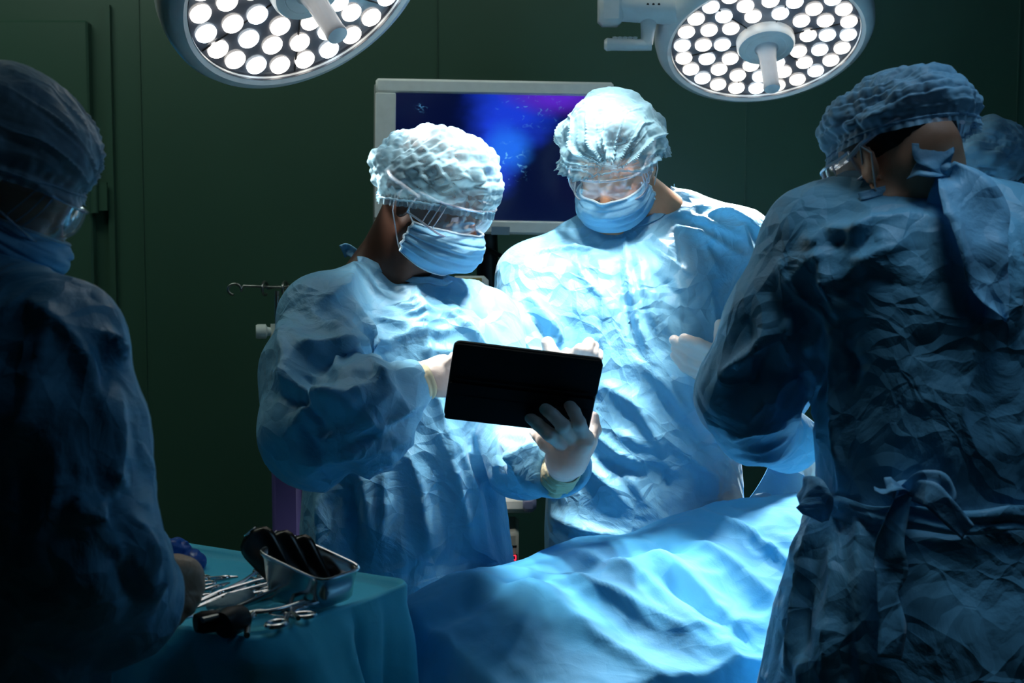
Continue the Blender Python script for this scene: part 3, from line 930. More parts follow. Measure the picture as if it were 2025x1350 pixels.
# ------------------------------------------------------------------ infusion stand and anaesthesia machine
def iv_stand():
    d = 3.70
    p = P(548, 575, d); foot = P(548, 861, d)
    t = empty('infusion_pole', foot, 'thin dark metal infusion pole with curled hooks against the green wall', 'infusion pole')
    q = lambda x, y, dd=0: P(x, y, d+dd)
    MB().tube([(p[0], p[1], foot[2]+.001), tuple(q(548, 700)), ], .010, 14).build('lower_pole', M_DSTEEL, t)
    MB().tube([tuple(q(548, 720)), tuple(q(548, 575))], .0062, 12).build('upper_pole', M_DSTEEL, t)
    def hook(sgn):
        pts = [q(548, 568), q(548+sgn*40, 566), q(548+sgn*66, 565)]
        cx, cy = 548+sgn*84, 572
        for a in np.linspace(200, -80, 14):
            pts.append(q(cx+sgn*13*-math.cos(math.radians(180-a)) if False else cx+sgn*13*math.cos(math.radians(a)), cy-11*math.sin(math.radians(a)), .0))
        return pts
    MB().tube(hook(-1), .0036, 10).build('hook_arm', M_DSTEEL, t)
    MB().tube(hook(1), .0036, 10).build('hook_arm', M_DSTEEL, t)
    for sx in (-24, 16):
        pts = [q(548+sx+9*math.cos(a)*.6, 570-13*math.sin(a), .03*math.cos(a)) for a in np.linspace(0, 5.2, 16)]
        MB().tube([q(548, 566)]+pts, .0036, 10).build('hook_arm', M_DSTEEL, t)
    M = frame((-1, -.2, 0), (0, 0, 1))
    MB().lathe([(0, .045), (.017, .045), (.019, .04), (.019, .02), (.012, .016), (.010, 0), (.0, 0)], q(541, 655), M, 18).tube([q(548, 640), q(548, 680)], .017, 16).build('height_knob', M_OFFW, t)
    MB().lathe([(.0, .012), (.020, .012), (.024, .004), (.024, .001), (0, .001)], foot, np.eye(3), 24).build('socket', M_DSTEEL, t)
iv_stand()
def machine():
    d = 3.6; s = d/FPX
    M_VIO = simple('violet_enamel', (.045, .040, .14), .45)
    c = P(800, 1000, d)
    t = empty('anaesthesia_machine', (c[0], c[1], 0), 'violet and white anaesthesia machine standing behind the surgeon with the tablet', 'anaesthesia machine')
    def bx(name, l, r, top, bot, dd, dep, mat, bev=.01, label=None):
        a = P(l, top, d+dd); b = P(r, bot, d+dd)
        return MB().box(((a[0]+b[0])/2, (a[1]+b[1])/2+dep/2, (a[2]+b[2])/2), (b[0]-a[0], dep, a[2]-b[2]), bev=bev).build(name, mat, t, label=label)
    bx('side_panel', 540, 598, 860, 1640, 0, .45, M_VIO, .012)
    bx('back_panel', 598, 1000, 1130, 1640, .1, .35, simple('dark_cabinet', (.02, .03, .035), .5), .01)
    bx('door_edge', 600, 606, 1080, 1640, -.005, .02, M_BLACK, .002)
    bx('work_top', 720, 1058, 982, 1016, -.08, .40, M_OFFW, .012)
    bx('top_corner', 1030, 1061, 984, 1014, -.085, .41, simple('lilac_plastic', (.30, .32, .50), .4), .01)
    bx('paper_tray', 940, 1010, 972, 984, -.06, .2, M_WHITE, .004)
    bx('flow_module', 985, 1026, 1052, 1150, -.08, .2, simple('beige_plastic', (.33, .35, .30), .5), .008)
    bx('slot', 1012, 1022, 1078, 1083, -.083, .01, M_BLACK, .001)
    bx('display_glass', 1011, 1023, 1096, 1112, -.083, .01, M_BLACK, .001)
    red = glow('red_digit', (1.0, .02, .05), 2.5)
    b = MB(); o = lambda x, y: P(x, y, d-.086)
    for (x0, y0, x1, y1) in ((1013, 1098, 1020, 1098), (1020, 1098, 1020, 1107), (1013, 1107, 1020, 1107), (1013, 1098, 1013, 1102)):
        b.tube([o(x0, y0), o(x1, y1)], .0012, 6)
    b.build('red_digit', red, t)
    bx('mast', 620, 650, 560, 990, .15, .06, M_OFFW, .01)
    # small screen on the machine
    t2 = t
    bx('ventilator_screen_frame', 890, 966, 546, 640, .05, .05, M_OFFW, .012)
    bx('yellow_button_strip', 915, 953, 549, 558, .044, .01, simple('yellow_strip', (.48, .36, .12), .5), .002)
    bx('ventilator_screen', 912, 958, 560, 630, .044, .01, simple('slate_screen', (.05, .09, .13), .2), .003)
    bx('screen_post', 915, 935, 640, 990, .08, .04, M_OFFW, .008)
machine()

# ------------------------------------------------------------------ surgeon with the tablet
def rows_in(rows, k=.82):
    o = []
    for (l, r, y, d, ry) in rows:
        c = (l+r)/2; o.append((c+(l-c)*k, c+(r-c)*k, y, d, ry*k))
    return o
def tri(parent, H): pass

def surgeon_tablet():
    H = Head(868, 380, 2.72, .86, -.51, 27, k=1.0)
    rows = [(725, 850, 566, 2.76, .055), (672, 925, 590, 2.76, .09), (630, 975, 640, 2.75, .12), (612, 985, 720, 2.75, .14), (612, 985, 820, 2.75, .145),
            (610, 984, 900, 2.75, .145), (604, 998, 1000, 2.76, .15), (600, 1010, 1110, 2.77, .155), (592, 1022, 1400, 2.78, .16), (588, 1026, 1750, 2.79, .17)]
    sR, eR, wR = P(622, 640, 2.66), P(615, 862, 2.50), P(832, 752, 2.46)
    sL, eL, wL = P(958, 648, 2.82), P(1030, 880, 2.66), P(1112, 922, 2.43)
    base = P(795, 1000, 2.76)
    t = figure('person', (base[0], base[1]), 'surgeon in light blue gown, cap and goggles, looking down at a black tablet in hand', H,
               [(H(-.03, 0, -.055), P(790, 560, 2.78), .058, .060), (H(-.055, 0, -.045), P(742, 530, 2.80), .040, .045), (P(742, 530, 2.80), P(690, 590, 2.78), .045, .05)],
               pxloft(rows_in(rows[1:-2])), [[(sR, .05), (eR, .045), (wR, .030)], [(P(950, 648, 2.83), .045), (P(995, 790, 2.76), .042), (P(1035, 890, 2.64), .042), (wL, .030)]], (.87, .5), M_SKIN_D, h=.0055)
    t.children[0].data.materials[0] = M_SKIN_D
    pr = [(pxloft(rows), 0, 'u'),
          (cap(P(748, 562, 2.78), P(640, 622, 2.68), .048, .072), .04, 'u'), (cap(P(850, 590, 2.78), P(952, 638, 2.83), .052, .066), .04, 'u'),
          (cap(P(640, 630, 2.67), P(612, 740, 2.58), .074, .080), .045, 'u'), (cap(P(612, 740, 2.58), P(617, 858, 2.50), .080, .086), .03, 'u'),
          (cap(P(617, 858, 2.50), P(720, 830, 2.465), .084, .076), .03, 'u'), (cap(P(720, 830, 2.465), P(806, 764, 2.455), .074, .043), .03, 'u'),
          (cap(P(955, 648, 2.83), P(1000, 790, 2.76), .070, .066), .035, 'u'), (cap(P(1000, 790, 2.76), P(1035, 890, 2.64), .070, .082), .03, 'u'),
          (cap(P(1035, 890, 2.64), P(1105, 925, 2.46), .080, .054), .03, 'u'),
          (cap(P(1103, 926, 2.45), P(1116, 928, 2.41), .034, .044), .02, 's')]
    st = [([(700, 520), (690, 560), (640, 600)], .012, .010), ([(735, 540), (760, 580), (800, 615)], .008, -.006),
          ([(690, 600), (720, 680), (750, 740), (770, 770)], .016, .018), ([(660, 620), (690, 700), (725, 760)], .014, .016), ([(640, 660), (665, 730), (690, 790)], .012, .012),
          ([(600, 690), (660, 700), (700, 735), (715, 790)], .016, .018), ([(575, 720), (585, 780), (640, 800), (700, 795)], .014, .018), ([(560, 790), (600, 800), (640, 830)], .014, -.014),
          ([(585, 850), (600, 820), (650, 800), (700, 800)], .012, .016), ([(600, 935), (640, 900), (700, 880), (760, 850)], .016, .012), ([(640, 905), (620, 870), (600, 840)], .012, -.012),
          ([(700, 800), (740, 780), (790, 740)], .010, .014), ([(660, 840), (720, 800), (780, 790)], .014, .012), ([(745, 850), (790, 810), (830, 790)], .010, .010), ([(700, 870), (760, 850), (820, 815)], .010, -.010),
          ([(560, 640), (575, 720), (570, 800)], .012, .012), ([(840, 600), (850, 700), (870, 800), (890, 900), (905, 1000)], .006, .008), ([(815, 560), (835, 600), (845, 640)], .006, .007),
          ([(760, 880), (765, 980), (760, 1060)], .012, .012), ([(720, 900), (730, 1000), (740, 1080)], .018, .014), ([(800, 860), (830, 960), (850, 1080)], .014, .014), ([(860, 840), (900, 960), (930, 1080)], .014, .012),
          ([(890, 850), (930, 960), (950, 1060), (960, 1100)], .016, .013), ([(930, 860), (970, 980), (980, 1080)], .012, -.010), ([(690, 930), (700, 1040), (705, 1120)], .014, -.014), ([(640, 960), (650, 1060), (650, 1120)], .02, .016),
          ([(880, 620), (930, 650), (960, 700)], .010, .010), ([(900, 590), (950, 620), (990, 650)], .012, -.008), ([(720, 560), (780, 600), (850, 610)], .005, .005), ([(800, 640), (850, 660), (900, 650)], .006, .006),
          ([(990, 870), (1030, 900), (1050, 960)], .010, .012), ([(1010, 930), (1040, 900), (1080, 880)], .010, .010), ([(1060, 970), (1062, 930), (1075, 905)], .008, .010), ([(1000, 860), (1040, 870), (1070, 880)], .008, .009)]
    st += autofold((700, 560, 960, 700), 14, 25, 50, 90, .006, .005, 3)+autofold((620, 660, 760, 840), 10, 55, 30, 80, .008, .008, 4)+autofold((640, 800, 820, 900), 8, -30, 20, 80, .008, .007, 5)
    st += autofold((570, 650, 800, 900), 12, 30, 50, 130, .007, .008, 6)
    st = [(p, w, q*1.35) for p, w, q in st]
    g = gown_mesh(t, pr, M_GOWN, h=.006, strk=st, seed=2, crump=.008, vert=.012, vtop=1.12)
    # neckline binding with a raised tie end at the nape
    nk = [(705, 505), (720, 515), (750, 532), (785, 548), (820, 558), (850, 556), (872, 560), (888, 552)]
    nd = [2.80, 2.775, 2.735, 2.705, 2.685, 2.675, 2.675, 2.69]
    pts = on_gown(nk)
    b = MB(); b.grid(ribbon(pts, [.014]*8, nrm((.3, -1, .6)), 0, .001, 3)); b.build('neck_binding', M_GOWN, g, solid=.002, auto=False)
    b = MB(); b.grid(ribbon([P(715, 515, 2.79), P(700, 500, 2.79), P(686, 492, 2.80), P(676, 496, 2.80)], [.016, .020, .024, .030], nrm((0, -1, .3)), .8, .004, 5)); b.build('neck_tie', M_GOWN, g, solid=.0015, auto=False)
    hair_mesh(H, t)
    cap_mesh(H, 'bouffant_cap', M_CAP, t, (-.018, 0, .018), (.126, .110, .102), tilt=18, phimax=116, style='pleat', seed=3)
    mask_mesh(H, t, seed=1)
    goggles_mesh(H, t)
    # gloved right hand behind the tablet, finger on the screen
    w0 = P(812, 762, 2.455)
    d = 2.47
    palm = [(P(835, 750, d), P(875, 742, d+.01), .031, .036), (P(875, 735, d), P(915, 735, d), .024, .020), (P(880, 755, d), P(915, 765, d), .026, .020)]
    fin = [([P(910, 728, d), P(945, 722, d-.06), P(970, 735, d-.125)], [.011, .010, .0085]), ([P(915, 742, d), P(955, 745, d-.05), P(970, 765, d-.10)], [.011, .010, .0085]),
           ([P(912, 757, d), P(945, 768, d-.03), P(950, 788, d-.06)], [.011, .010, .0085]), ([P(905, 768, d), P(930, 785, d-.02), P(930, 800, d-.05)], [.010, .009, .008]), ([P(870, 728, d), P(900, 708, d-.03), P(925, 700, d-.06)], [.013, .011, .0095])]
    hand(t, 'glove', M_GLOVE, palm, fin, label='glove on the hand behind the tablet')
    cuff_rings(t, P(806, 766, 2.456), P(850, 747, 2.468), .040, .032, M_GLOVEY)
    # gloved left hand under the tablet
    d = 2.325
    w = P(1112, 925, 2.43)
    palm = [(w, P(1122, 902, 2.36), .029, .031), (P(1122, 902, 2.37), P(1155, 870, 2.335), .030, .018), (P(1118, 905, 2.37), P(1140, 876, 2.345), .028, .018), (P(1115, 905, 2.37), P(1120, 886, 2.35), .026, .017), (P(1110, 908, 2.375), P(1104, 900, 2.36), .024, .015),
            (P(1135, 915, 2.39), P(1164, 872, 2.38), .022, .016)]
    fin = [([P(1158, 868, 2.335), P(1145, 836, 2.308), P(1136, 815, 2.312), P(1126, 800, 2.325)], [.0125, .0115, .0105, .0098]),
           ([P(1140, 874, 2.34), P(1112, 840, 2.305), P(1093, 820, 2.308), P(1078, 808, 2.325)], [.0128, .0118, .0108, .0098]),
           ([P(1122, 886, 2.345), P(1088, 860, 2.312), P(1063, 838, 2.32), P(1048, 826, 2.338)], [.0124, .0112, .0104, .0094]),
           ([P(1104, 900, 2.355), P(1078, 880, 2.355), P(1063, 862, 2.37), P(1056, 852, 2.385)], [.0115, .0102, .0092, .0084]),
           ([P(1162, 876, 2.38), P(1176, 850, 2.40), P(1173, 824, 2.405)], [.0140, .0115, .0098])]
    hand(t, 'glove', M_GLOVE, palm, fin, seed=5)
    cuff_rings(t, P(1098, 942, 2.455), P(1116, 922, 2.42), .038, .031, M_GLOVEY)
    # tablet: a thing of its own in a folding case
    a, b_, c_, e_ = P(902, 673, 2.275), P(1197, 709, 2.295), P(1166, 858, 2.365), P(867, 818, 2.345)
    ctr = (a+b_+c_+e_)/4
    tt = empty('tablet', ctr, 'black tablet computer in a folding case, held in the hands of the surgeon at centre', 'tablet')
    X = nrm(b_-a); Zv = nrm(((a+b_)-(c_+e_))); Yv = nrm(np.cross(Zv, X)); Zv = np.cross(X, Yv); M = np.stack([X, Yv, Zv], 1)
    w = np.linalg.norm(b_-a); hh = np.linalg.norm((a+b_)/2-(c_+e_)/2)
    def plate(c, w, h, th, r, kink=0):
        pts = []
        for (sx, sz, a0) in ((1, 1, 0), (-1, 1, 90), (-1, -1, 180), (1, -1, 270)):
            for k in range(7):
                q = math.radians(a0+k*15); pts.append((sx*(w/2-r)+r*math.cos(q), sz*(h/2-r)+r*math.sin(q)))
        n = len(pts); V = []; F = []
        for (dy, sh) in ((-th/2, .0015), (-th/2+.0015, 0), (th/2-.0015, 0), (th/2, .0015)):
            for (x, z) in pts:
                k = 1-sh/(w/2)
                V.append(c+M @ np.array([x*k, dy, z*k]))
        for L in range(3):
            for i in range(n): F.append((L*n+i, L*n+(i+1) % n, (L+1)*n+(i+1) % n, (L+1)*n+i))
        F.append(tuple(range(n))); F.append(tuple(3*n+i for i in range(n))[::-1])
        return MB().add(V, F)
    plate(ctr, w, hh, .008, .011).build('device', M_BLACK, tt)
    plate(ctr+Yv*.0046, w*.93, hh*.90, .001, .004).build('screen', glow('tablet_screen', (.75, .85, 1), .8), tt)
    # cover: upper leaf, ridge, lower leaf
    u = hh/2
    for (z0, z1, off, tilt) in ((u, u*.02, -.008, 0), (u*.02, -u*.36, -.011, .10), (-u*.36, -u*.98, -.009, -.05)):
        plate(ctr+Zv*(z0+z1)/2+Yv*off, w*(1.0 if z0 > u*.5 else .985), abs(z0-z1)-.001, .0045, .009 if z0 > u*.5 else .003).build('cover_leaf', M_CASE, tt)
    for k in (-.3, .12): 
        MB().tube([ctr+Zv*(u*k)+X*-w*.46-Yv*.013, ctr+Zv*(u*k)+X*w*.46-Yv*.013], .0012, 6).build('fold_line', M_CASE, tt)
    return t

def cuff_rings(t, a, b, ra, rb, mat):
    """rolled, wrinkled glove cuff as a short sleeve"""
    ax = nrm(b-a); L = np.linalg.norm(b-a); M = frame(ax)
    n = 40; G = []
    for i in range(n):
        th = 2*math.pi*i/n; row = []
        for v in np.linspace(0, 1, 26):
            r = ra+(rb-ra)*v+.0011*math.sin(v*24+1.3*math.sin(th*2))+.0016*math.sin(th*7+v*5)*(1-v)
            row.append(a+M @ np.array([r*math.cos(th), r*math.sin(th), L*v]))
        G.append(row)
    o = MB().grid(np.array(G), closed_u=True)
    G = np.array(G); o.tube(G[:, 0], .0014, 6, closed=True)
    return o.build('glove_cuff', mat, t, solid=.0008, auto=False)
P2 = surgeon_tablet()

# ------------------------------------------------------------------ tall surgeon bowed over the table
def surgeon_bowed():
    H = Head(1210, 308, 2.98, -.30, -.95, 37, k=1.0)
    rows = [(1195, 1370, 430, 3.08, .06), (1120, 1450, 470, 3.07, .10), (1040, 1500, 520, 3.05, .13), (1040, 1500, 600, 3.04, .15), (1052, 1492, 700, 3.04, .155), (1075, 1480, 800, 3.04, .155),
            (1086, 1462, 900, 3.05, .155), (1083, 1470, 1000, 3.06, .16), (1080, 1480, 1120, 3.07, .165), (1070, 1490, 1400, 3.08, .17), (1066, 1494, 1640, 3.08, .18)]
    sR, eR, wR = P(1040, 560, 3.0), P(1042, 780, 2.93), P(1120, 735, 2.76)
    sL, eL, wL = P(1475, 520, 3.0), P(1535, 770, 2.97), P(1450, 715, 2.86)
    base = P(1275, 1000, 3.06)
    t = figure('person', (base[0], base[1]), 'tall surgeon in pale blue gown, head bowed towards us, in front of the monitor', H,
               [(H(-.03, 0, -.06), P(1275, 430, 3.08), .058, .064), (P(1290, 400, 3.06), P(1340, 440, 3.08), .045, .05), (P(1200, 430, 3.04), P(1170, 470, 3.06), .04, .05)],
               pxloft(rows_in(rows[1:-2])), [[(sR, .06), (eR, .045), (wR, .030)], [(sL, .06), (eL, .045), (wL, .030)]], (1, 0), M_SKIN_L, h=.006)
    pr = [(pxloft(rows), 0, 'u'),
          (cap(P(1345, 428, 3.10), P(1460, 482, 3.04), .056, .070), .05, 'u'), (cap(P(1160, 470, 3.06), P(1065, 545, 3.0), .050, .070), .05, 'u'),
          (cap(P(1215, 440, 3.06), P(1300, 440, 3.10), .040, .050), .05, 'u'),
          (cap(P(1052, 555, 3.0), P(1040, 660, 2.95), .074, .072), .04, 'u'), (cap(P(1040, 660, 2.95), P(1048, 780, 2.92), .072, .070), .03, 'u'), (cap(P(1048, 780, 2.92), P(1118, 740, 2.78), .066, .050), .03, 'u'),
          (cap(P(1462, 495, 3.03), P(1500, 620, 2.98), .076, .074), .04, 'u'), (cap(P(1500, 620, 2.98), P(1535, 770, 2.97), .070, .070), .03, 'u'), (cap(P(1535, 770, 2.97), P(1460, 722, 2.87), .066, .046), .03, 'u')]
    st = [([(1235, 480), (1245, 560), (1262, 640), (1290, 720)], .009, .013), ([(1255, 490), (1275, 580), (1300, 660)], .008, .012), ([(1225, 520), (1240, 620), (1265, 700)], .006, -.010),
          ([(1270, 500), (1300, 600), (1330, 680)], .008, .009), ([(1060, 500), (1120, 490), (1200, 500)], .006, .008), ([(1035, 600), (1065, 640), (1100, 690)], .010, -.012), ([(1050, 590), (1085, 640), (1120, 690)], .010, .010),
          ([(1400, 430), (1440, 420), (1480, 440)], .010, .010), ([(1350, 420), (1400, 440), (1460, 470)], .008, .009), ([(1340, 450), (1420, 480), (1480, 520)], .012, .009), ([(1470, 450), (1490, 520), (1500, 600)], .010, .012),
          ([(1190, 760), (1260, 800), (1300, 880)], .014, .010), ([(1250, 700), (1330, 780), (1380, 860)], .016, .010), ([(1150, 900), (1210, 960), (1240, 1000)], .014, .012), ([(1100, 1020), (1180, 1050), (1240, 1060)], .010, .014),
          ([(1100, 1050), (1180, 1075), (1240, 1078)], .010, -.010), ([(1370, 900), (1400, 960), (1420, 1010)], .020, .014), ([(1340, 560), (1350, 700), (1370, 820)], .014, .008), ([(1180, 860), (1230, 900), (1280, 920)], .008, .009),
          ([(1130, 480), (1150, 540), (1200, 600)], .008, .007), ([(1400, 560), (1410, 660), (1400, 760)], .016, .009), ([(1420, 880), (1440, 960), (1462, 1010)], .012, .012)]
    st += autofold((1100, 480, 1440, 640), 14, 70, 40, 90, .006, .005, 13)+autofold((1200, 780, 1440, 1010), 12, 50, 30, 120, .012, .008, 14)
    st = [(p, w, q*1.4) for p, w, q in st]
    g = gown_mesh(t, pr, M_GOWN, h=.0062, strk=st, seed=7, crump=.0045, vert=.010, vtop=1.1)
    nk = [(1328, 352), (1334, 372), (1325, 400), (1305, 425), (1278, 440), (1250, 450), (1210, 455), (1180, 452)]; nd = [3.10, 3.075, 3.045, 3.02, 3.005, 2.99, 2.98, 2.985]
    pts = on_gown(nk)
    MB().grid(ribbon(pts, [.016]*8, nrm((.1, -1, .5)), 0, .001, 3)).build('neck_binding', M_GOWN, g, solid=.002, auto=False)
    hair_mesh(H, t)
    cap_mesh(H, 'bouffant_cap', M_CAP, t, (-.010, .006, .036), (.118, .112, .094), tilt=12, phimax=110, style='gather', seed=12)
    mask_mesh(H, t, seed=4)
    goggles_mesh(H, t)
    # his left glove: four fingers to the left, thumb up
    d = 2.83
    pz = lambda x, y, q=0: P(x, y, d+q)
    palm = [(pz(1450, 722, .03), pz(1415, 712, .02), .030, .026), (pz(1440, 712, .02), pz(1410, 697, 0), .024, .016), (pz(1440, 722, .02), pz(1405, 712, .005), .024, .016), (pz(1438, 732, .02), pz(1396, 728, .01), .022, .015), (pz(1436, 742, .025), pz(1388, 744, .018), .022, .014)]
    fin = [([pz(1412, 694, -.004), pz(1380, 680, -.010), pz(1353, 670, -.010)], [.0135, .0125, .0112]), ([pz(1404, 709, .0), pz(1370, 694, -.0), pz(1333, 672, .008)], [.0135, .0125, .0105]),
           ([pz(1396, 726, .006), pz(1360, 710, .008), pz(1336, 688, .014)], [.013, .012, .010]), ([pz(1388, 743, .014), pz(1355, 726, .018), pz(1334, 703, .022)], [.012, .011, .0095]),
           ([pz(1436, 706, .01), pz(1422, 680, .0), pz(1424, 660, .0), pz(1424, 642, .0)], [.016, .0115, .0125, .0118])]
    hand(t, 'glove', M_GLOVE, palm, fin, seed=8, wr=.0005)
    d = 2.66
    palm = [(pz(1128, 745, .06), pz(1135, 722, .02), .030, .030), (pz(1120, 730, .03), pz(1105, 712, .01), .024, .018)]
    fin = [([pz(1102, 715, .01), pz(1090, 698, 0), pz(1083, 678, 0)], [.016, .015, .0125]),
           ([pz(1135, 718, .01), pz(1140, 700, 0), pz(1147, 690, -.01)], [.014, .013, .0115]),
           ([pz(1150, 716, .01), pz(1158, 692, .0), pz(1165, 678, .005)], [.014, .013, .0115]), ([pz(1160, 718, .02), pz(1171, 698, .01), pz(1175, 684, .015)], [.013, .011, .0098]), ([pz(1168, 722, .03), pz(1181, 706, .02), pz(1184, 698, .025)], [.012, .010, .009])]
    hand(t, 'glove', M_GLOVE, palm, fin, seed=9, wr=.0005)
    return t
P3 = surgeon_bowed()

# ------------------------------------------------------------------ surgeon with his back to us
def surgeon_back():
    H = Head(1768, 300, 2.13, -.50, .866, 28, k=1.0)
    d = 2.15
    rows = [(1700, 1880, 372, 2.13, .06), (1630, 1960, 402, 2.13, .10), (1575, 2030, 450, 2.13, .13), (1565, 2070, 540, 2.13, .15), (1600, 2080, 640, 2.13, .155), (1625, 2075, 760, 2.13, .155), (1615, 2070, 860, 2.13, .15),
            (1622, 2060, 975, 2.13, .14), (1608, 2065, 1010, 2.13, .145), (1570, 2080, 1110, 2.13, .155), (1538, 2095, 1210, 2.13, .165), (1515, 2110, 1350, 2.13, .17), (1500, 2120, 1500, 2.13, .175), (1495, 2125, 1800, 2.13, .18)]
    sL, eL, wL = P(1610, 480, 2.15), P(1462, 810, 2.20), P(1578, 892, 2.40)
    sR, eR, wR = P(2025, 500, 2.12), P(2110, 800, 2.18), P(2010, 900, 2.42)
    base = P(1830, 1000, 2.13)
    t = figure('person', (base[0], base[1]), 'surgeon seen from behind at the right, gown tied with bows at neck and waist', H,
               [(H(-.035, 0, -.05), P(1800, 385, 2.12), .060, .070), (H(-.07, 0, -.03), P(1830, 360, 2.10), .040, .055)],
               pxloft(rows_in(rows[1:-2])), [[(sL, .06), (eL, .045), (wL, .030)], [(sR, .06), (eR, .045), (wR, .030)]], (.87, .5), M_SKIN_N, h=.006)
    pr = [(pxloft(rows), 0, 'u'),
          (cap(P(1720, 402, 2.13), P(1620, 468, 2.15), .050, .072), .05, 'u'), (cap(P(1880, 392, 2.12), P(2010, 470, 2.12), .050, .074), .05, 'u'),
          (cap(P(1622, 480, 2.15), P(1550, 640, 2.17), .078, .084), .045, 'u'), (cap(P(1550, 640, 2.17), P(1478, 778, 2.20), .084, .078), .03, 'u'),
          (cap(P(1478, 778, 2.20), P(1492, 842, 2.25), .072, .056), .03, 'u'), (cap(P(1490, 840, 2.25), P(1562, 874, 2.36), .056, .050), .03, 'u'),
          (cap(P(2015, 490, 2.12), P(2090, 700, 2.14), .078, .080), .04, 'u'), (cap(P(2090, 700, 2.14), P(2110, 820, 2.18), .078, .074), .03, 'u'), (cap(P(2110, 820, 2.18), P(2030, 890, 2.38), .070, .045), .03, 'u')]
    st = [([(1560, 560), (1600, 520), (1660, 500)], .012, .012), ([(1545, 520), (1580, 580), (1640, 620)], .010, .012), ([(1620, 490), (1640, 560), (1660, 620)], .012, .014), ([(1650, 470), (1720, 440), (1790, 430)], .008, .008),
          ([(1600, 470), (1650, 450), (1720, 460)], .008, .009), ([(1700, 540), (1730, 500), (1780, 490)], .014, .014), ([(1640, 620), (1660, 700), (1660, 800), (1665, 960)], .012, .016), ([(1665, 680), (1690, 700), (1690, 760)], .008, -.010),
          ([(1530, 640), (1480, 700), (1430, 760)], .010, .010), ([(1420, 740), (1470, 720), (1560, 640)], .008, .008), ([(1450, 870), (1500, 800), (1560, 740)], .008, .008), ([(1450, 862), (1480, 850), (1550, 840)], .006, .010), ([(1455, 880), (1500, 885), (1550, 868)], .006, .010),
          ([(1480, 905), (1530, 905), (1560, 890)], .006, .008), ([(1600, 1020), (1600, 1100), (1585, 1200), (1560, 1330)], .014, .016), ([(1650, 1010), (1660, 1120), (1650, 1220), (1640, 1340)], .014, .018), ([(1620, 1130), (1600, 1220), (1600, 1300)], .010, -.012),
          ([(1700, 1010), (1705, 1150), (1700, 1340)], .016, .014), ([(1920, 400), (1960, 520), (1930, 640), (1880, 900)], .010, .010), ([(2000, 460), (2010, 560), (2000, 660)], .010, .012),
          ([(1960, 430), (1985, 500), (1980, 600)], .010, .010), ([(1600, 720), (1640, 780), (1620, 880)], .012, .010), ([(1780, 420), (1860, 440), (1900, 520), (1910, 640)], .008, .007)]
    st += autofold((1580, 440, 1760, 560), 12, -20, 40, 80, .006, .006, 23)+autofold((1450, 600, 1620, 820), 10, 110, 30, 110, .008, .007, 24)+autofold((1540, 1040, 1700, 1340), 10, 95, 15, 140, .010, .010, 25)
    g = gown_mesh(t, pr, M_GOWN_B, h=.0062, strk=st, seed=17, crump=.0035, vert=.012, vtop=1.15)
    # belt and waist bow
    yb = 2.13
    c = P(1842, 986, yb); rr = P(2062, 986, yb)[0]-c[0]
    def belt_pt(a, dz=0, k=1.0): 
        return c+np.array([math.copysign(abs(math.cos(a))**(2/2.3), math.cos(a))*(rr+.012)*k, math.copysign(abs(math.sin(a))**(2/2.3), math.sin(a))*(.145+.012)*k, dz])
    G = []
    for a in np.linspace(0, 2*math.pi, 90, endpoint=False):
        G.append([belt_pt(a, z+.003*math.sin(a*9), 1+.02*math.sin(z*300+a*5)) for z in np.linspace(-.017, .017, 7)])
    MB().grid(np.array(G), closed_u=True).build('belt', M_GOWN_B, t, solid=.0015, auto=False)
    front = 1.975
    q = lambda x, y, dd=0: P(x, y, front+dd)
    nv = nrm((0, -1, 0))
    knot = [(ell(q(1792, 968), (.016, .014, .013)), 0, 'u'), (ell(q(1782, 972), (.010, .012, .010)), .01, 'u')]
    V, F = sdf_mesh(knot, .003); V = V+vnormals(V, F)*(.002*crumple(V, 90, 3))[:,None]
    bow = mesh_obj('waist_bow', V, F, M_GOWN, t)
    MB().grid(ribbon([q(1792, 968, -.01), q(1770, 958, -.035), q(1748, 964, -.03), q(1752, 980, -.012), q(1790, 972, -.008)], [.018, .026, .030, .028, .018], nrm((.0, -.6, 1)), .3, .003, 2)).build('bow_loop', M_GOWN, bow, solid=.001, auto=False)
    MB().grid(ribbon([q(1792, 968, -.01), q(1825, 950, -.035), q(1856, 955, -.04), q(1868, 985, -.03), q(1840, 985, -.02), q(1796, 972, -.008)], [.018, .030, .036, .036, .028, .018], nrm((0, -1, .2)), .4, .004, 4)).build('bow_loop', M_GOWN, bow, solid=.001, auto=False)
    MB().grid(ribbon([q(1800, 965, -.015), q(1840, 975, -.045), q(1872, 1010, -.04), q(1912, 1052, -.03)], [.022, .036, .032, .026], nrm((0, -1, .1)), .2, .004, 6)).build('bow_tail', M_GOWN, bow, solid=.001, auto=False)
    MB().grid(ribbon([q(1790, 972, -.01), q(1772, 1020, -.015), q(1755, 1075, -.02), q(1760, 1130, -.02), q(1748, 1170, -.025), q(1762, 1240, -.03), q(1755, 1300, -.035)], [.018, .032, .038, .050, .030, .044, .040], nrm((0, -1, 0)), .5, .006, 8)).build('bow_tail', M_GOWN_B, bow, solid=.001, auto=False)
    # side flap of the gown at the waist
    MB().grid(ribbon([P(1585, 962, 2.06), P(1600, 975, 2.03), P(1618, 1000, 2.02), P(1632, 1030, 2.03)], [.03, .056, .05, .01], nrm((-.3, -1, 0)), .05, .002, 9)).build('gown_flap', M_GOWN, g, solid=.001, auto=False)
    # neck bow with long loose tie
    qn = lambda x, y, dd=0: P(x, y, 2.03+dd)
    knot = [(ell(qn(1868, 336), (.013, .012, .012)), 0, 'u')]
    V, F = sdf_mesh(knot, .003); V = V+vnormals(V, F)*(.002*crumple(V, 90, 5))[:,None]
    bow = mesh_obj('neck_bow', V, F, M_GOWN, t)
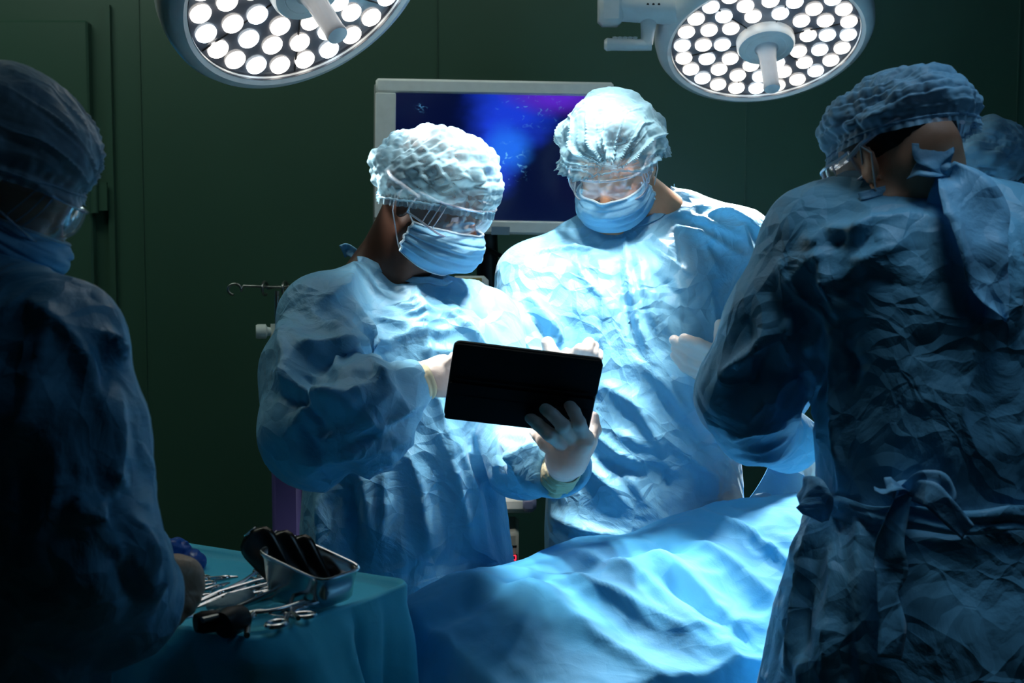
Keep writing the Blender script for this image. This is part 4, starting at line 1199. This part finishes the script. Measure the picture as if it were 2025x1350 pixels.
    G1 = ribbon([qn(1868, 336, -.005), qn(1858, 322, -.01), qn(1846, 304, -.005), qn(1842, 290, .005)], [.020, .046, .062, .058], nrm((.1, -1, .2)), .15, .006, 11)
    MB().grid(G1).build('bow_loop', M_GOWN, bow, solid=.001, auto=False)
    MB().grid(ribbon([qn(1868, 336, -.004), qn(1838, 335, -.015), qn(1812, 328, 0)], [.020, .030, .050], nrm((0, -1, .4)), .0, .005, 12)).build('bow_loop', M_GOWN, bow, solid=.001, auto=False)
    MB().grid(ribbon([qn(1868, 340, -.002), qn(1866, 360, -.012), qn(1862, 385, -.01), qn(1858, 410, .0)], [.020, .026, .036, .042], nrm((0, -1, .4)), -.1, .004, 13)).build('bow_tail', M_GOWN, bow, solid=.001, auto=False)
    MB().grid(ribbon([qn(1870, 338, -.006), qn(1900, 372, -.03), qn(1930, 425, -.05), qn(1932, 480, -.06), qn(1945, 540, -.065), qn(1968, 590, -.07), qn(1990, 636, -.07)], [.024, .075, .105, .080, .070, .048, .004], nrm((.1, -1, .2)), .25, .010, 14)).build('bow_tail', M_GOWN, bow, solid=.001, auto=False)
    MB().grid(ribbon(on_gown([(1700, 392), (1750, 380), (1800, 372), (1850, 364), (1900, 366)]), [.014]*5, nrm((0, -1, .5)), 0, .001, 3)).build('neck_binding', M_GOWN, g, solid=.002, auto=False)
    hair_mesh(H, t, nape=.72)
    cap_mesh(H, 'bouffant_cap', M_CAP_D, t, (-.026, -.004, .026), (.118, .106, .080), tilt=12, phimax=106, style='back', seed=22)
    mask_mesh(H, t, seed=6); goggles_mesh(H, t)
    dd = 2.40
    palm = [(P(1575, 892, dd), P(1600, 905, dd+.02), .029, .028), (P(1600, 900, dd+.02), P(1622, 920, dd+.03), .026, .016), (P(1598, 908, dd+.02), P(1612, 930, dd+.03), .026, .016)]
    fin = [([P(1620+i*3, 918+i*4, dd+.03-.01*i), P(1632+i*2, 950, dd+.03-.01*i), P(1634, 975, dd+.02-.01*i)], [.0115, .0105, .009]) for i in range(4)]+[([P(1600, 915, dd), P(1606, 940, dd-.01), P(1616, 958, dd-.01)], [.014, .012, .010])]
    hand(t, 'glove', M_GLOVE, palm, fin, seed=19)
    return t
P4 = surgeon_back()

# ------------------------------------------------------------------ nurse at the instrument table, near left
def nurse():
    H = Head(14, 338, 1.86, .97, .22, 36, k=1.0)
    rows = [(-60, 70, 560, 1.80, .06), (-130, 110, 600, 1.78, .10), (-200, 160, 680, 1.77, .13), (-215, 190, 800, 1.77, .145), (-210, 215, 900, 1.78, .15), (-200, 225, 1000, 1.78, .15), (-190, 215, 1120, 1.78, .16), (-190, 200, 1300, 1.78, .165), (-195, 190, 1700, 1.78, .17)]
    sR, eR, wR = P(100, 700, 1.72), P(150, 1130, 1.70), P(325, 1155, 1.93)
    sL, eL, wL = P(-60, 690, 1.9), P(60, 1050, 2.05), P(200, 1120, 2.05)
    base = P(5, 1000, 1.78)
    t = figure('person', (base[0], base[1]), 'scrub nurse at the left edge, brown-gloved hand reaching to the instrument table', H,
               [(H(-.03, 0, -.06), P(-75, 580, 1.82), .054, .060), (H(-.06, 0, -.04), P(-100, 560, 1.82), .045, .055)],
               pxloft(rows_in(rows[1:-2])), [[(sR, .06), (eR, .045), (wR, .030)], [(sL, .055), (eL, .045), (wL, .030)]], (.47, -.88), M_SKIN_M, h=.007)
    pr = [(pxloft(rows), 0, 'u'), (cap(P(20, 585, 1.80), P(110, 670, 1.75), .045, .070), .05, 'u'), (cap(P(-60, 590, 1.80), P(-100, 650, 1.80), .05, .07), .05, 'u'),
          (cap(P(112, 690, 1.74), P(140, 860, 1.71), .076, .084), .05, 'u'), (cap(P(140, 860, 1.71), P(150, 1080, 1.69), .082, .092), .04, 'u'), (cap(P(150, 1100, 1.69), P(232, 1180, 1.78), .090, .078), .04, 'u'), (cap(P(225, 1180, 1.78), P(276, 1160, 1.88), .074, .044), .03, 'u'),
          (cap(P(245, 1110, 1.86), P(272, 1092, 1.89), .054, .044), .03, 'u'),
          (cap(P(-60, 690, 1.9), P(60, 1050, 2.0), .07, .07), .04, 'u'), (cap(P(60, 1050, 2.0), P(190, 1115, 2.02), .065, .045), .03, 'u')]
    st = [([(60, 600), (120, 650), (180, 740), (210, 850)], .012, .014), ([(180, 660), (220, 700), (240, 715)], .012, .024), ([(190, 680), (200, 740), (190, 800)], .012, -.010), ([(100, 600), (90, 680), (60, 760)], .012, .010),
          ([(90, 760), (60, 820), (10, 870)], .016, .012), ([(230, 780), (225, 900), (205, 1000), (170, 1080)], .012, .014), ([(260, 1030), (285, 1080), (290, 1140)], .010, .014), ([(300, 1050), (310, 1100), (300, 1170)], .008, .012), ([(240, 1050), (250, 1110), (270, 1180)], .010, -.012),
          ([(180, 1180), (200, 1140), (250, 1090)], .010, .010), ([(60, 900), (70, 1000), (40, 1060)], .02, -.014), ([(120, 900), (110, 1000), (60, 1100)], .016, .012)]
    st += autofold((100, 900, 300, 1240), 10, 70, 40, 120, .010, .009, 33)
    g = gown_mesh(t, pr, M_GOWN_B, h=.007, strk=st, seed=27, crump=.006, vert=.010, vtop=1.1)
    MB().grid(ribbon([P(-30, 548, 1.74), P(0, 556, 1.735), P(35, 572, 1.74), P(75, 590, 1.77)], [.022]*4, nrm((.2, -1, .6)), 0, .001, 3)).build('neck_binding', M_GOWN_B, g, solid=.002, auto=False)
    hair_mesh(H, t)
    cap_mesh(H, 'bouffant_cap', M_CAP_G, t, (-.026, -.004, .020), (.126, .108, .106), tilt=18, phimax=108, style='gather', seed=32, amp=.55)
    mask_mesh(H, t, seed=9, sx=1.0); goggles_mesh(H, t)
    d = 1.94
    p = lambda x, y, q=0: P(x+14, y, d+q-.02)
    palm = [(p(290, 1158), p(338, 1150), .032, .034), (p(330, 1135, 0), p(352, 1135), .026, .022), (p(335, 1165), p(355, 1170), .028, .020)]
    fin = [([p(352, 1128, .01), p(372, 1140, .01), p(370, 1165, .0), p(355, 1178, -.01)], [.0125, .012, .011, .010]), ([p(354, 1142, 0), p(372, 1160, -.005), p(366, 1185, -.01), p(350, 1192, -.01)], [.0125, .012, .011, .010]),
           ([p(352, 1158, -.01), p(366, 1180, -.015), p(356, 1202, -.02), p(342, 1206, -.015)], [.012, .0115, .0105, .0095]), ([p(345, 1172, -.02), p(354, 1196, -.025), p(342, 1214, -.025), p(332, 1214, -.02)], [.011, .0105, .0095, .0085]),
           ([p(322, 1172, -.02), p(330, 1200, -.03), p(335, 1222, -.03)], [.015, .012, .0105])]
    hand(t, 'glove', M_GLOVEB, palm, fin, seed=29, h=.003)
    return t
P1 = nurse()

def far_assistant():
    H = Head(1932, 348, 3.53, -.30, -.95, 30, k=1.0)
    rows = [(1870, 1990, 490, 3.57, .06), (1820, 2040, 530, 3.57, .11), (1790, 2080, 600, 3.57, .14), (1790, 2080, 900, 3.57, .14), (1780, 2090, 1200, 3.57, .15), (1780, 2090, 1650, 3.57, .16)]
    base = P(1935, 900, 3.57)
    t = figure('person', (base[0], base[1]), 'assistant mostly hidden behind the right-hand surgeon, only a dark blue cap in view', H,
               [(H(-.03, 0, -.06), P(1932, 520, 3.57), .055, .065)], pxloft(rows_in(rows[1:-2])),
               [[(P(1830, 580, 3.55), .055), (P(1815, 800, 3.55), .045), (P(1850, 900, 3.40), .03)], [(P(2060, 580, 3.55), .055), (P(2075, 800, 3.55), .045), (P(2000, 900, 3.40), .03)]], (1, 0), M_SKIN_M, h=.008)
    pr = [(pxloft(rows), 0, 'u')]
    for s in (-1, 1):
        x = lambda v: 1935+s*v
        pr += [(cap(P(x(50), 515, 3.57), P(x(105), 570, 3.57), .05, .06), .04, 'u'), (cap(P(x(108), 580, 3.56), P(x(130), 800, 3.55), .068, .066), .04, 'u'), (cap(P(x(130), 800, 3.55), P(x(80), 890, 3.41), .062, .042), .03, 'u')]
        hp = P(x(74), 905, 3.39)
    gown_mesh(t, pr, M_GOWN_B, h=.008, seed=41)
    for s in (-1, 1):
        x = lambda v: 1935+s*v
        palm = [(P(x(82), 890, 3.41), P(x(66), 908, 3.35), .030, .028)]
        fin = [([P(x(72-9*i), 905+2*i, 3.35), P(x(60-9*i), 925+2*i, 3.32), P(x(58-9*i), 945, 3.32)], [.0115, .0105, .009]) for i in range(4)]+[([P(x(60), 900, 3.35), P(x(44), 908, 2.68), P(x(36), 922, 3.32)], [.013, .011, .010])]
        hand(t, 'glove', M_GLOVE, palm, fin, h=.0035)
    hair_mesh(H, t)
    cap_mesh(H, 'bouffant_cap', M_CAP_D, t, (-.015, .0, .042), (.140, .128, .100), tilt=14, phimax=112, style='pleat', seed=42)
    mask_mesh(H, t, seed=11); goggles_mesh(H, t)
far_assistant()
# ------------------------------------------------------------------ patient, operating table and drapes
AX = nrm((.875, .485, 0)); AY = np.array([-AX[1], AX[0], 0])   # along the table, across it (away from us)
TC = np.array([.20, 2.44, 0])                                    # a point on the table's centre line
def tp(u, v, z): return TC+AX*u+AY*v+np.array([0, 0, z])
def table_and_patient():
    t = empty('operating_table', tp(.55, 0, 0), 'operating table with padded top under the blue surgical drape', 'operating table')
    Mx = np.stack([AX, AY, np.array([0, 0, 1.0])], 1)
    MB().box(tp(.62, 0, .735), (1.9, .50, .06), Mx, .02).build('mattress', M_BLACK, t)
    MB().box(tp(.62, 0, .69), (1.85, .46, .03), Mx, .005).build('table_top', M_STEEL, t)
    MB().box(tp(.75, 0, .36), (.34, .28, .64), Mx, .02).build('column', M_OFFW, t)
    MB().box(tp(.70, 0, .03), (.95, .48, .06), Mx, .02).build('base', M_DSTEEL, t)
    # the lying patient: one continuous body
    H = type('H', (), {})()
    hd = Head(0, 0, 1, 1, 0, 0); hd.O = tp(1.62, 0, .875); hd.F = np.array([0, 0, 1.0]); hd.U = AX.copy(); hd.S = np.cross(hd.U, hd.F)
    pr = head_prims(hd)
    pr += [(cap(tp(1.54, 0, .86), tp(1.40, 0, .86), .055, .062), .02, 'u'),
           (ell(tp(1.18, 0, .865), (.26, .17, .100), Mx), .05, 'u'), (ell(tp(.90, .02, .862), (.22, .140, .098), Mx), .08, 'u'), (ell(tp(.66, .02, .845), (.15, .135, .068), Mx), .05, 'u'), (ell(tp(.58, .10, .880), (.20, .13, .100), Mx), .05, 'u')]
    for s in (-1, 1):
        pr += [(cap(tp(.62, .02+.075*s, .845), tp(.24, .02+.08*s, .88), .070, .050), .03, 'u'), (cap(tp(.24, .02+.08*s, .88), tp(-.14, .085*s, .83), .052, .034), .02, 'u'), (cap(tp(-.14, .085*s, .80), tp(-.19, .12*s, .84), .030, .024), .02, 'u'),
               (cap(tp(1.34, .19*s, .85), tp(1.06, .225*s, .82), .045, .036), .03, 'u'), (cap(tp(1.06, .225*s, .82), tp(.86, .19*s, .81), .036, .026), .02, 'u'), (cap(tp(.86, .19*s, .81), tp(.78, .17*s, .81), .028, .018), .02, 'u')]
    V, F = sdf_mesh(pr, .008)
    p = empty('person', tp(.8, 0, .77), 'patient lying on the operating table under blue drapes', 'person')
    mesh_obj('body', V, F, M_SKIN_L, p)
    # loosely draped sheet
    nu, nv = 230, 190
    U0, U1 = -.36, .72
    us = np.linspace(-.62, U1, nu); vsv = np.linspace(-.72, .34, nv)
    UU, VV = np.meshgrid(us, vsv, indexing='ij')
    q2 = np.stack([UU.ravel(), VV.ravel(), np.zeros(UU.size)], 1)
    hw = .255
    # position along the cloth is unrolled over the table edge
    def edge(s, lim, soft=.045):     # s beyond lim bends down
        over = s-lim
        bend = np.where(over > 0, over, 0)
        return bend
    bu = np.clip(U0-UU, 0, None); bn = np.clip(-hw-VV, 0, None)
    # height profile over the body (legs at left, belly at right)
    ridge_h = np.interp(UU, [-.36, -.26, -.10, .0, .10, .30, .46, .60, .80], [.895, .930, .945, .965, .975, .990, .998, .998, 1.000])
    prof = np.exp(-(np.abs(VV-.09)/np.where(VV < .09, .27, .22))**2.3)
    edgez = np.interp(UU, [-.36, 0, .4, .8], [.815, .815, .835, .85])
    Z = edgez+(ridge_h-edgez)*prof
    leg = np.exp(-((VV-.03)/.035)**2)*np.clip((.30-UU)/.3, 0, 1)*.022
    Z = Z-leg
    # overhang
    drop = np.sqrt(bn**2+bu**2+.0004)-.02
    drop = np.clip(drop, 0, None)
    Z = Z-np.minimum(drop, 10)*.97
    v_pos = np.where(bn > 0, -hw-bn*.13-.02*(1-np.exp(-bn/.03)), VV)
    u_pos = np.where(bu > 0, U0-bu*.13-.02*(1-np.exp(-bu/.03)), UU)
    # hanging folds: waves along the edge growing with the drop
    n1 = noise3(q2*np.array([9, 1.4, 1]), 51).reshape(UU.shape)-.5; n2 = noise3(q2*np.array([1.4, 9, 1])+9, 52).reshape(UU.shape)-.5
    w = np.clip(drop/.22, 0, 1)
    sharp = lambda a: np.sign(a)*np.abs(a)**.8
    v_pos = v_pos-(.050*(np.abs(n1)*4-.6))*w*(bn > 0)
    u_pos = u_pos-(.045*(np.abs(n2)*4-.6))*w*(bu > 0)
    # folds on top: sheet pulled between the shin ridges
    def fold(u0, v0, u1, v1, wd, h):
        a = np.array([u0, v0]); b = np.array([u1, v1]); ab = b-a
        t_ = np.clip(((UU-u0)*ab[0]+(VV-v0)*ab[1])/(ab@ab), 0, 1)
        dd = np.hypot(UU-u0-t_*ab[0], VV-v0-t_*ab[1])
        return h*np.exp(-(dd/wd)**1.3)*np.clip(np.sin(np.pi*(t_*.9+.05)), 0, 1)**.5
    for f in ((-.20, .12, .02, -.22, .03, .022), (-.05, .10, .04, -.22, .028, .020), (.05, .02, .10, -.25, .03, .024), (.14, .05, .22, -.28, .025, .020), (.02, -.05, .12, -.30, .025, -.020), (.24, .12, .30, -.26, .012, .016),
              (.30, .05, .62, -.10, .05, .016), (.28, -.02, .46, -.22, .03, .015), (-.25, .05, -.10, -.26, .03, .022), (-.12, .15, .10, .20, .03, .015), (.18, .18, .40, .10, .03, .014), (.36, .0, .40, -.30, .012, .010), (.40, .10, .60, .14, .03, .010),
              (-.30, .15, -.15, -.10, .03, .016), (.10, .14, .12, -.02, .035, -.018), (.45, -.15, .70, -.22, .02, .010)):
        Z = Z+fold(*f)
    cr = crumple(q2*np.array([1, 1, 1])+3.3, 7.0, 55).reshape(UU.shape)
    Z = Z-(cr-.6)*.014
    cr2 = crumple(q2+8.1, 16.0, 56).reshape(UU.shape); Z = Z-(cr2-.6)*.005
    far = np.clip((VV-.25)/.09, 0, 1)
    Z = Z-.09*far**2
    W = TC[None,None,:]+u_pos[...,None]*AX+v_pos[...,None]*AY+Z[...,None]*np.array([0, 0, 1.0])
    gb = MB().grid(W)
    fl = W.reshape(-1, 3); UVf = np.stack([UU.ravel(), VV.ravel()], 1)
    gb.F = [f for f in gb.F if not (UVf[f[0], 0] > .385 and UVf[f[0], 1] > .105)]
    o = gb.build('surgical_drape', M_DRAPE, solid=.0016, auto=False, origin=tp(.2, 0, .85))
    tag(o, 'large wrinkled light blue drape spread over the patient and the operating table', 'drape')
    # upright screen drape at the head side, rising to the right behind the surgeon's sleeve
    n, m = 60, 40; G = []
    a0, b0 = P(1438, 1034, 2.97), P(1700, 1010, 3.0); a1, b1 = P(1532, 900, 2.97), P(1740, 820, 3.02)
    for i in range(n):
        s = i/(n-1); row = []
        for j in range(m):
            k = j/(m-1)
            lo = a0+(b0-a0)*s; hi = a1+(b1-a1)*s
            pt = lo+(hi-lo)*k
            if s < .25: pt = pt+np.array([.016*math.sin(k*math.pi)*(1-s*4), 0, 0])
            pt = pt+np.array([0, .02*math.sin(s*9+k*2)+.014*(noise3(np.array([[s*4, k*2, 1.]]), 61)[0]-.5), 0])
            row.append(pt)
        G.append(row)
    G = np.array(G)
    o = MB().grid(G).build('screen_drape', M_DRAPE, solid=.0014, auto=False, origin=G[30, 0]); tag(o, 'upright bright blue drape rising behind the sleeve of the right-hand surgeon', 'drape')
    # turned-back drape edge beside the bare skin
    b = MB()
    b.grid(ribbon([P(1500, 1020, 2.86), P(1508, 1006, 2.86), P(1520, 999, 2.86), P(1540, 1002, 2.85), P(1562, 1008, 2.84)], [.022, .024, .024, .02, .015], nrm((0, -.35, 1)), .1, .003, 3))
    b.grid(ribbon([P(1486, 1030, 2.88), P(1494, 1000, 2.885), P(1500, 984, 2.89), P(1512, 980, 2.885), P(1530, 992, 2.88), P(1548, 1004, 2.87)], [.03, .032, .034, .034, .03, .02], nrm((0, -.3, 1)), .2, .002, 4))
    o = b.build('folded_drape_edge', M_GOWN, solid=.0012, auto=False); tag(o, 'turned-back pale drape edge looping beside the bare skin of the patient', 'drape')
table_and_patient()

# ------------------------------------------------------------------ instrument table
def instruments():
    zt = 1.0
    A = P(500, 1265, 1.863); A[2] = zt
    def onplane(px, py, z=zt):
        r = P(px, py, 1.0)-CAM; k = (z-CAM[2])/r[2]; return CAM+r*k
    A = onplane(500, 1265); B = onplane(815, 1150)
    e1 = nrm(B-A); L1 = np.linalg.norm(B-A); e2 = np.array([-e1[1], e1[0], 0]); L2 = .62
    ip = lambda a, b, z=0: A+e1*a+e2*b+np.array([0, 0, z])
    M = np.stack([e1, e2, np.array([0, 0, 1.0])], 1)
    t = empty('instrument_table', ip(L1/2, L2/2, -zt), 'steel instrument trolley under the teal drape beside the nurse', 'instrument table')
    MB().box(ip(L1/2, L2/2, -.030), (L1-.02, L2-.02, .02), M, .006).build('tray_top', M_STEEL, t)
    for (a, b) in ((.04, .04), (L1-.04, .04), (.04, L2-.04), (L1-.04, L2-.04)):
        MB().tube([ip(a, b, -.03), ip(a, b, -zt+.04)], .012, 12).build('leg', M_STEEL, t)
        MB().tube([ip(a-.012, b, -zt+.026), ip(a+.012, b, -zt+.026)], .026, 16).build('caster', M_BLACK, t)
    # drape: top with a raised rim, skirt flaring outwards
    n = 150; G = []
    per = []
    def rr(s):      # rounded rectangle outline, s 0..1
        r = .03; segs = []
        corners = [(r, r, 180), (L1-r, r, 270), (L1-r, L2-r, 0), (r, L2-r, 90)]
        for (cx, cy, a0) in corners:
            for k in range(9): segs.append((cx+r*math.cos(math.radians(a0+k*11.25)), cy+r*math.sin(math.radians(a0+k*11.25))))
        segs.append(segs[0]); S = np.array(segs); dl = np.r_[0, np.cumsum(np.linalg.norm(np.diff(S, axis=0), axis=1))]; dl /= dl[-1]
        return np.array([np.interp(s, dl, S[:,0]), np.interp(s, dl, S[:,1])])
    N = 320; c2 = np.array([L1/2, L2/2])
    S = [rr(i/N) for i in range(N)]
    for i in range(N):
        p = S[i]; q = S[(i+1) % N]; tg = q-S[i-1]; tg = tg/np.linalg.norm(tg); on = np.array([tg[1], -tg[0]])
        row = []
        w1 = noise3(np.array([[p[0]*13, p[1]*13, 0]]), 71)[0]-.5; w2 = noise3(np.array([[p[0]*34, p[1]*34, 3]]), 72)[0]-.5
        for (k, z, inn) in [(0, 0, 0)]:
            pass
        for f in np.linspace(0, 1, 16):       # centre to rim
            pt = c2+(p-on*.012-c2)*f
            z = -.012+.006*(noise3(np.array([[pt[0]*12, pt[1]*12, 1.]]), 73)[0]-.5)
            row.append(ip(pt[0], pt[1], z))
        pt = p-on*.006; row.append(ip(pt[0], pt[1], -.004+.004*w1)); row.append(ip(p[0], p[1], .002+.005*w1)); pt = p+on*.005; row.append(ip(pt[0], pt[1], -.004+.004*w1))
        for h in np.linspace(.03, .62, 34):
            fl = .10*h+(.055*(abs(w1)*4-.5)+.016*w2)*min(1, h/.15)+.012*(noise3(np.array([[p[0]*9, p[1]*9, h*9]]), 74)[0]-.5)*2
            pt = p+on*(fl+.006); row.append(ip(pt[0], pt[1], -h))
        G.append(row)
    o = MB().grid(np.array(G), closed_u=True).build('table_drape', M_TEAL, auto=False, origin=ip(L1/2, L2/2, 0)); tag(o, 'teal drape covering the instrument table, hanging in folds at its near side', 'drape')
    z0 = -.003
    # steel basin lying on its side with its rims to the camera
    bt = empty('steel_basin', ip(L1*.62, .12, 0), 'polished steel instrument basin with dark reflecting inside, at the near right of the instrument table', 'basin')
    def on(px, py, z=.0): return onplane(px, py, zt+z)
    def basin():
        # open box with rolled rim, tilted toward the left
        c = (onplane(622, 1205, zt)+0); ax = nrm(onplane(690, 1185, zt)-onplane(560, 1235, zt)); ay = np.array([-ax[1], ax[0], 0])
        nn = 10
        prof = []
        Lx, Ly, Hh = .046, .058, .058
        ax = e1; ay = e2
        c = onplane(637, 1214, zt)+ax*.048+ay*.062
        G = []
        for k in range(64):
            a = 2*math.pi*k/64
            ex = math.copysign(abs(math.cos(a))**.35, math.cos(a)); ey = math.copysign(abs(math.sin(a))**.35, math.sin(a))
            row = []
            for (rad, z) in ((0, .003), (.5, .003), (.82, .003), (.90, .008), (.94, .03), (1.0, .058), (1.05, Hh), (1.06, Hh-.003), (1.02, Hh-.006), (.96, .03), (.92, .006), (.86, .0), (.5, 0), (0, 0)):
                tl = 1+.35*ex*(z/Hh) if False else 1
                zz = z*(1+.25*ey)
                row.append(c+ax*Lx*rad*ex+ay*Ly*rad*ey+np.array([0, 0, zz+.002]))
            G.append(row)
        MB().grid(np.array(G), closed_u=True).build('bowl', M_STEEL, bt, auto=False)
        G = np.array(G); MB().tube(G[:, 6], .0028, 8, closed=True).build('rolled_rim', M_STEEL, bt)
        return c, ax, ay
    c, ax, ay = basin()
    # retractor blades standing in the basin
    for i, (o1, o2, ln, an) in enumerate(((-.012, .020, .108, .25), (.004, .0, .100, .2), (.018, -.016, .090, .15))):
        base = c+ax*o1+ay*o2
        up = nrm(np.array([0, 0, 1.0])*.80-np.array([1.0, 0, 0])*.62)
        side = nrm(np.cross(up, (-.2, -1, .35)))*-1; nn = nrm(np.cross(side, up))
        G = []
        for a in np.linspace(0, 1, 14):
            row = []
            for s in np.linspace(-1, 1, 9):
                w = (.016+.016*a)*math.sqrt(max(.02, 1-max(0, (a-.72)/.29)**2.5))
                row.append(base+np.array([0, 0, .010])+up*(a*ln)+side*s*w+nn*(.008*s*s+.02*a*a))
            G.append(row)
        t3 = empty('retractor', base+np.array([0, 0, .01]), ['dark broad retractor blade leaning out of the steel basin, leftmost of three', 'dark retractor blade in the steel basin, middle of three', 'dark retractor blade in the steel basin, nearest its right rim'][i], 'retractor', 'retractors in the steel basin')
        MB().grid(np.array(G)).build('blade', M_BLADE, t3, solid=.002, auto=False)
        tipc = np.array(G)[-1]; MB().tube(tipc, .0022, 8).build('rolled_lip', M_STEEL, t3)
    def ring(px, py, rx, z=.004, rot=0, ry=None):
        cc = on(px, py, z); ry = ry or rx*.7; a0 = math.radians(rot)
        u = np.array([math.cos(a0), math.sin(a0), 0]); v = np.array([-math.sin(a0), math.cos(a0), .0])
        return [cc+u*rx*math.cos(a)+v*ry*math.sin(a) for a in np.linspace(0, 2*math.pi, 22, endpoint=False)]
    def clamp(label, hx, hy, tx, ty, name='clamp', cat='clamp', spread=.020, r=.0028, mat=None, z=.006, zt_=None, grp='clamps on the instrument table'):
        """two ring handles at (hx,hy), box joint, jaws towards (tx,ty)"""
        a = on(hx, hy, z); b = on(tx, ty, z if zt_ is None else zt_)
        u = nrm(b-a); sd = nrm(np.cross((0, 0, 1.0), u)); L = np.linalg.norm(b-a); mat = mat or M_STEEL
        t = empty(name, a+np.array([0, 0, -z+.001]), label, cat, grp)
        for s in (-1, 1):
            rc = a+sd*s*spread
            pts = [rc+u*.016*math.cos(q)+sd*.011*math.sin(q) for q in np.linspace(0, 2*math.pi, 20, endpoint=False)]
            MB().tube(pts, r*.9, 8, closed=True).build('finger_ring', mat, t)
            MB().tube([rc+u*.016, rc+u*L*.3-sd*s*spread*.55, a+u*L*.66+np.array([0, 0, .001*s]), a+u*L*.8-sd*s*.002, b-sd*s*.0015], [r, r, r*1.25, r, r*.5], 8).build('shank', mat, t)
        jc = a+u*L*.66
        MB().box(jc, (.016, .010, .007), np.stack([u, sd, np.cross(u, sd)], 1), .002).build('box_joint', mat, t)
        MB().box(a+u*L*.22, (.005, spread*1.3, .003), np.stack([u, sd, np.cross(u, sd)], 1), .001).build('ratchet', mat, t)
        return t
    clamp('clamp with dark ring handles near the glove, farthest back on the table', 398, 1148, 470, 1140, name='clamp')
    clamp('short dark clamp lying just behind the long bright clamps', 385, 1178, 452, 1152)
    clamp('long bright clamp between glove and basin, the farther of two', 540, 1130, 376, 1196, r=.0032, z=.016, zt_=.006)
    clamp('long bright clamp between glove and basin, the nearer of two', 548, 1140, 384, 1202, r=.0032, z=.012, zt_=.005)
    clamp('steel clamp biting the grey gauze swab, left of the basin', 545, 1158, 450, 1190, r=.003)
    clamp('slim steel clamp lying below the grey gauze swab', 552, 1170, 440, 1212, r=.003)
    clamp('large clamp with open ring handles, lying nearest the steel basin', 596, 1206, 470, 1214, spread=.026, r=.0036, z=.010)
    clamp('steel clamp with big looped handles hanging over the near corner of the table', 515, 1226, 640, 1186, spread=.030, r=.004, z=.012)
    # gauze swab
    pr = [(ell(on(470, 1186, .010), (.030, .016, .010), frame((0, 0, 1), nrm(on(540, 1160)-on(440, 1200)))), 0, 'u'), (ell(on(440, 1198, .008), (.022, .014, .008)), .01, 'u')]
    V, F = sdf_mesh(pr, .003, .01); V = V+vnormals(V, F)*(.004*crumple(V, 60, 6))[:,None]
    o = mesh_obj('gauze_swab', V, F, simple('grey_gauze', (.32, .42, .44), .9, bump=.5, bscale=300)); tag(o, 'crumpled grey-green gauze swab lying among the clamps', 'swab')
    # scalpel-like bright rod held near the glove
    t4 = empty('scalpel', on(350, 1222, .006), 'bright steel scalpel handle pointing from the glove of the nurse to the right', 'scalpel')
    a, b = on(345, 1226, .012), on(424, 1207, .012); u = nrm(b-a)
    MB().box((a+b)/2, (np.linalg.norm(b-a), .007, .0035), np.stack([u, nrm(np.cross((0, 0, 1.0), u)), np.array([0, 0, 1.0])], 1), .001).build('handle', simple('bright_steel', (.85, .85, .95), .3, .6), t4)
    MB().add([b, b+u*.03+np.array([0, 0, -.001]), b+u*.012+np.cross((0, 0, 1.0), u)*.007, b+np.array([0, 0, .001])], [(0, 1, 2), (0, 3, 1), (3, 2, 1)]).build('blade', M_STEEL, t4, smooth=False, origin=b)
    # long retractor with hooked end
    for (lab, pts, r) in (('long brown-glinting retractor rod with a curved hook, lying across the front of the table', [(570, 1158), (520, 1178), (470, 1200), (448, 1212), (462, 1214), (474, 1222), (478, 1234)], .0042),
                          ('curved steel hook retractor standing on the front edge of the instrument table', [(600, 1190), (560, 1204), (520, 1212), (500, 1212), (492, 1226), (488, 1256)], .0042),
                          ('thin steel hook with a looped end on the front edge of the instrument table', [(585, 1168), (575, 1190), (578, 1210), (590, 1222)], .0034)):
        zz = [.018, .016, .014, .014, .012, .008, .004][:len(pts)]
        Q = np.array([on(x, y, z) for (x, y), z in zip(pts, zz)])
        T = np.linspace(0, len(Q)-1, 30); C = np.stack([np.interp(T, range(len(Q)), Q[:,k]) for k in range(3)], 1)
        for _ in range(2): C[1:-1] = (C[:-2]+C[1:-1]+C[2:])/3
        o = MB().tube(C, r, 10).build('hook_retractor', M_STEEL, origin=C[0]-np.array([0, 0, .014])); tag(o, lab, 'retractor', 'hook retractors on the instrument table')
    # dark rubber-handled mallet
    t5 = empty('surgical_mallet', on(430, 1232, .0), 'black surgical mallet lying at the near left of the instrument table', 'mallet')
    MB().tube([on(386, 1232, .018), on(400, 1230, .018), on(478, 1222, .018)], [.012, .015, .014], 20).build('head', M_BLACK, t5)
    MB().tube([on(476, 1222, .018), on(455, 1228, .02), on(440, 1236, .018)], [.018, .020, .018], 20).build('grip', M_BLACK, t5)
    MB().tube([on(400, 1226, .03), on(440, 1216, .03), on(475, 1206, .028)], .004, 8).build('spine', M_DSTEEL, t5)
    # blue sterile wrap at the far corner
    cpos = on(345, 1098, .01)
    pr = [(ell(cpos, (.030, .02, .022)), 0, 'u'), (ell(cpos+np.array([.025, 0, -.01]), (.02, .02, .012)), .01, 'u')]
    V, F = sdf_mesh(pr, .003, .01); V = V+vnormals(V, F)*(.012*crumple(V, 40, 9))[:,None]
    o = mesh_obj('crumpled_wrap', V, F, simple('deep_blue_wrap', (.01, .10, .45), .35)); tag(o, 'small crumpled deep blue wrap at the far left corner of the instrument table', 'wrap')
instruments()
bpy.context.view_layer.update()
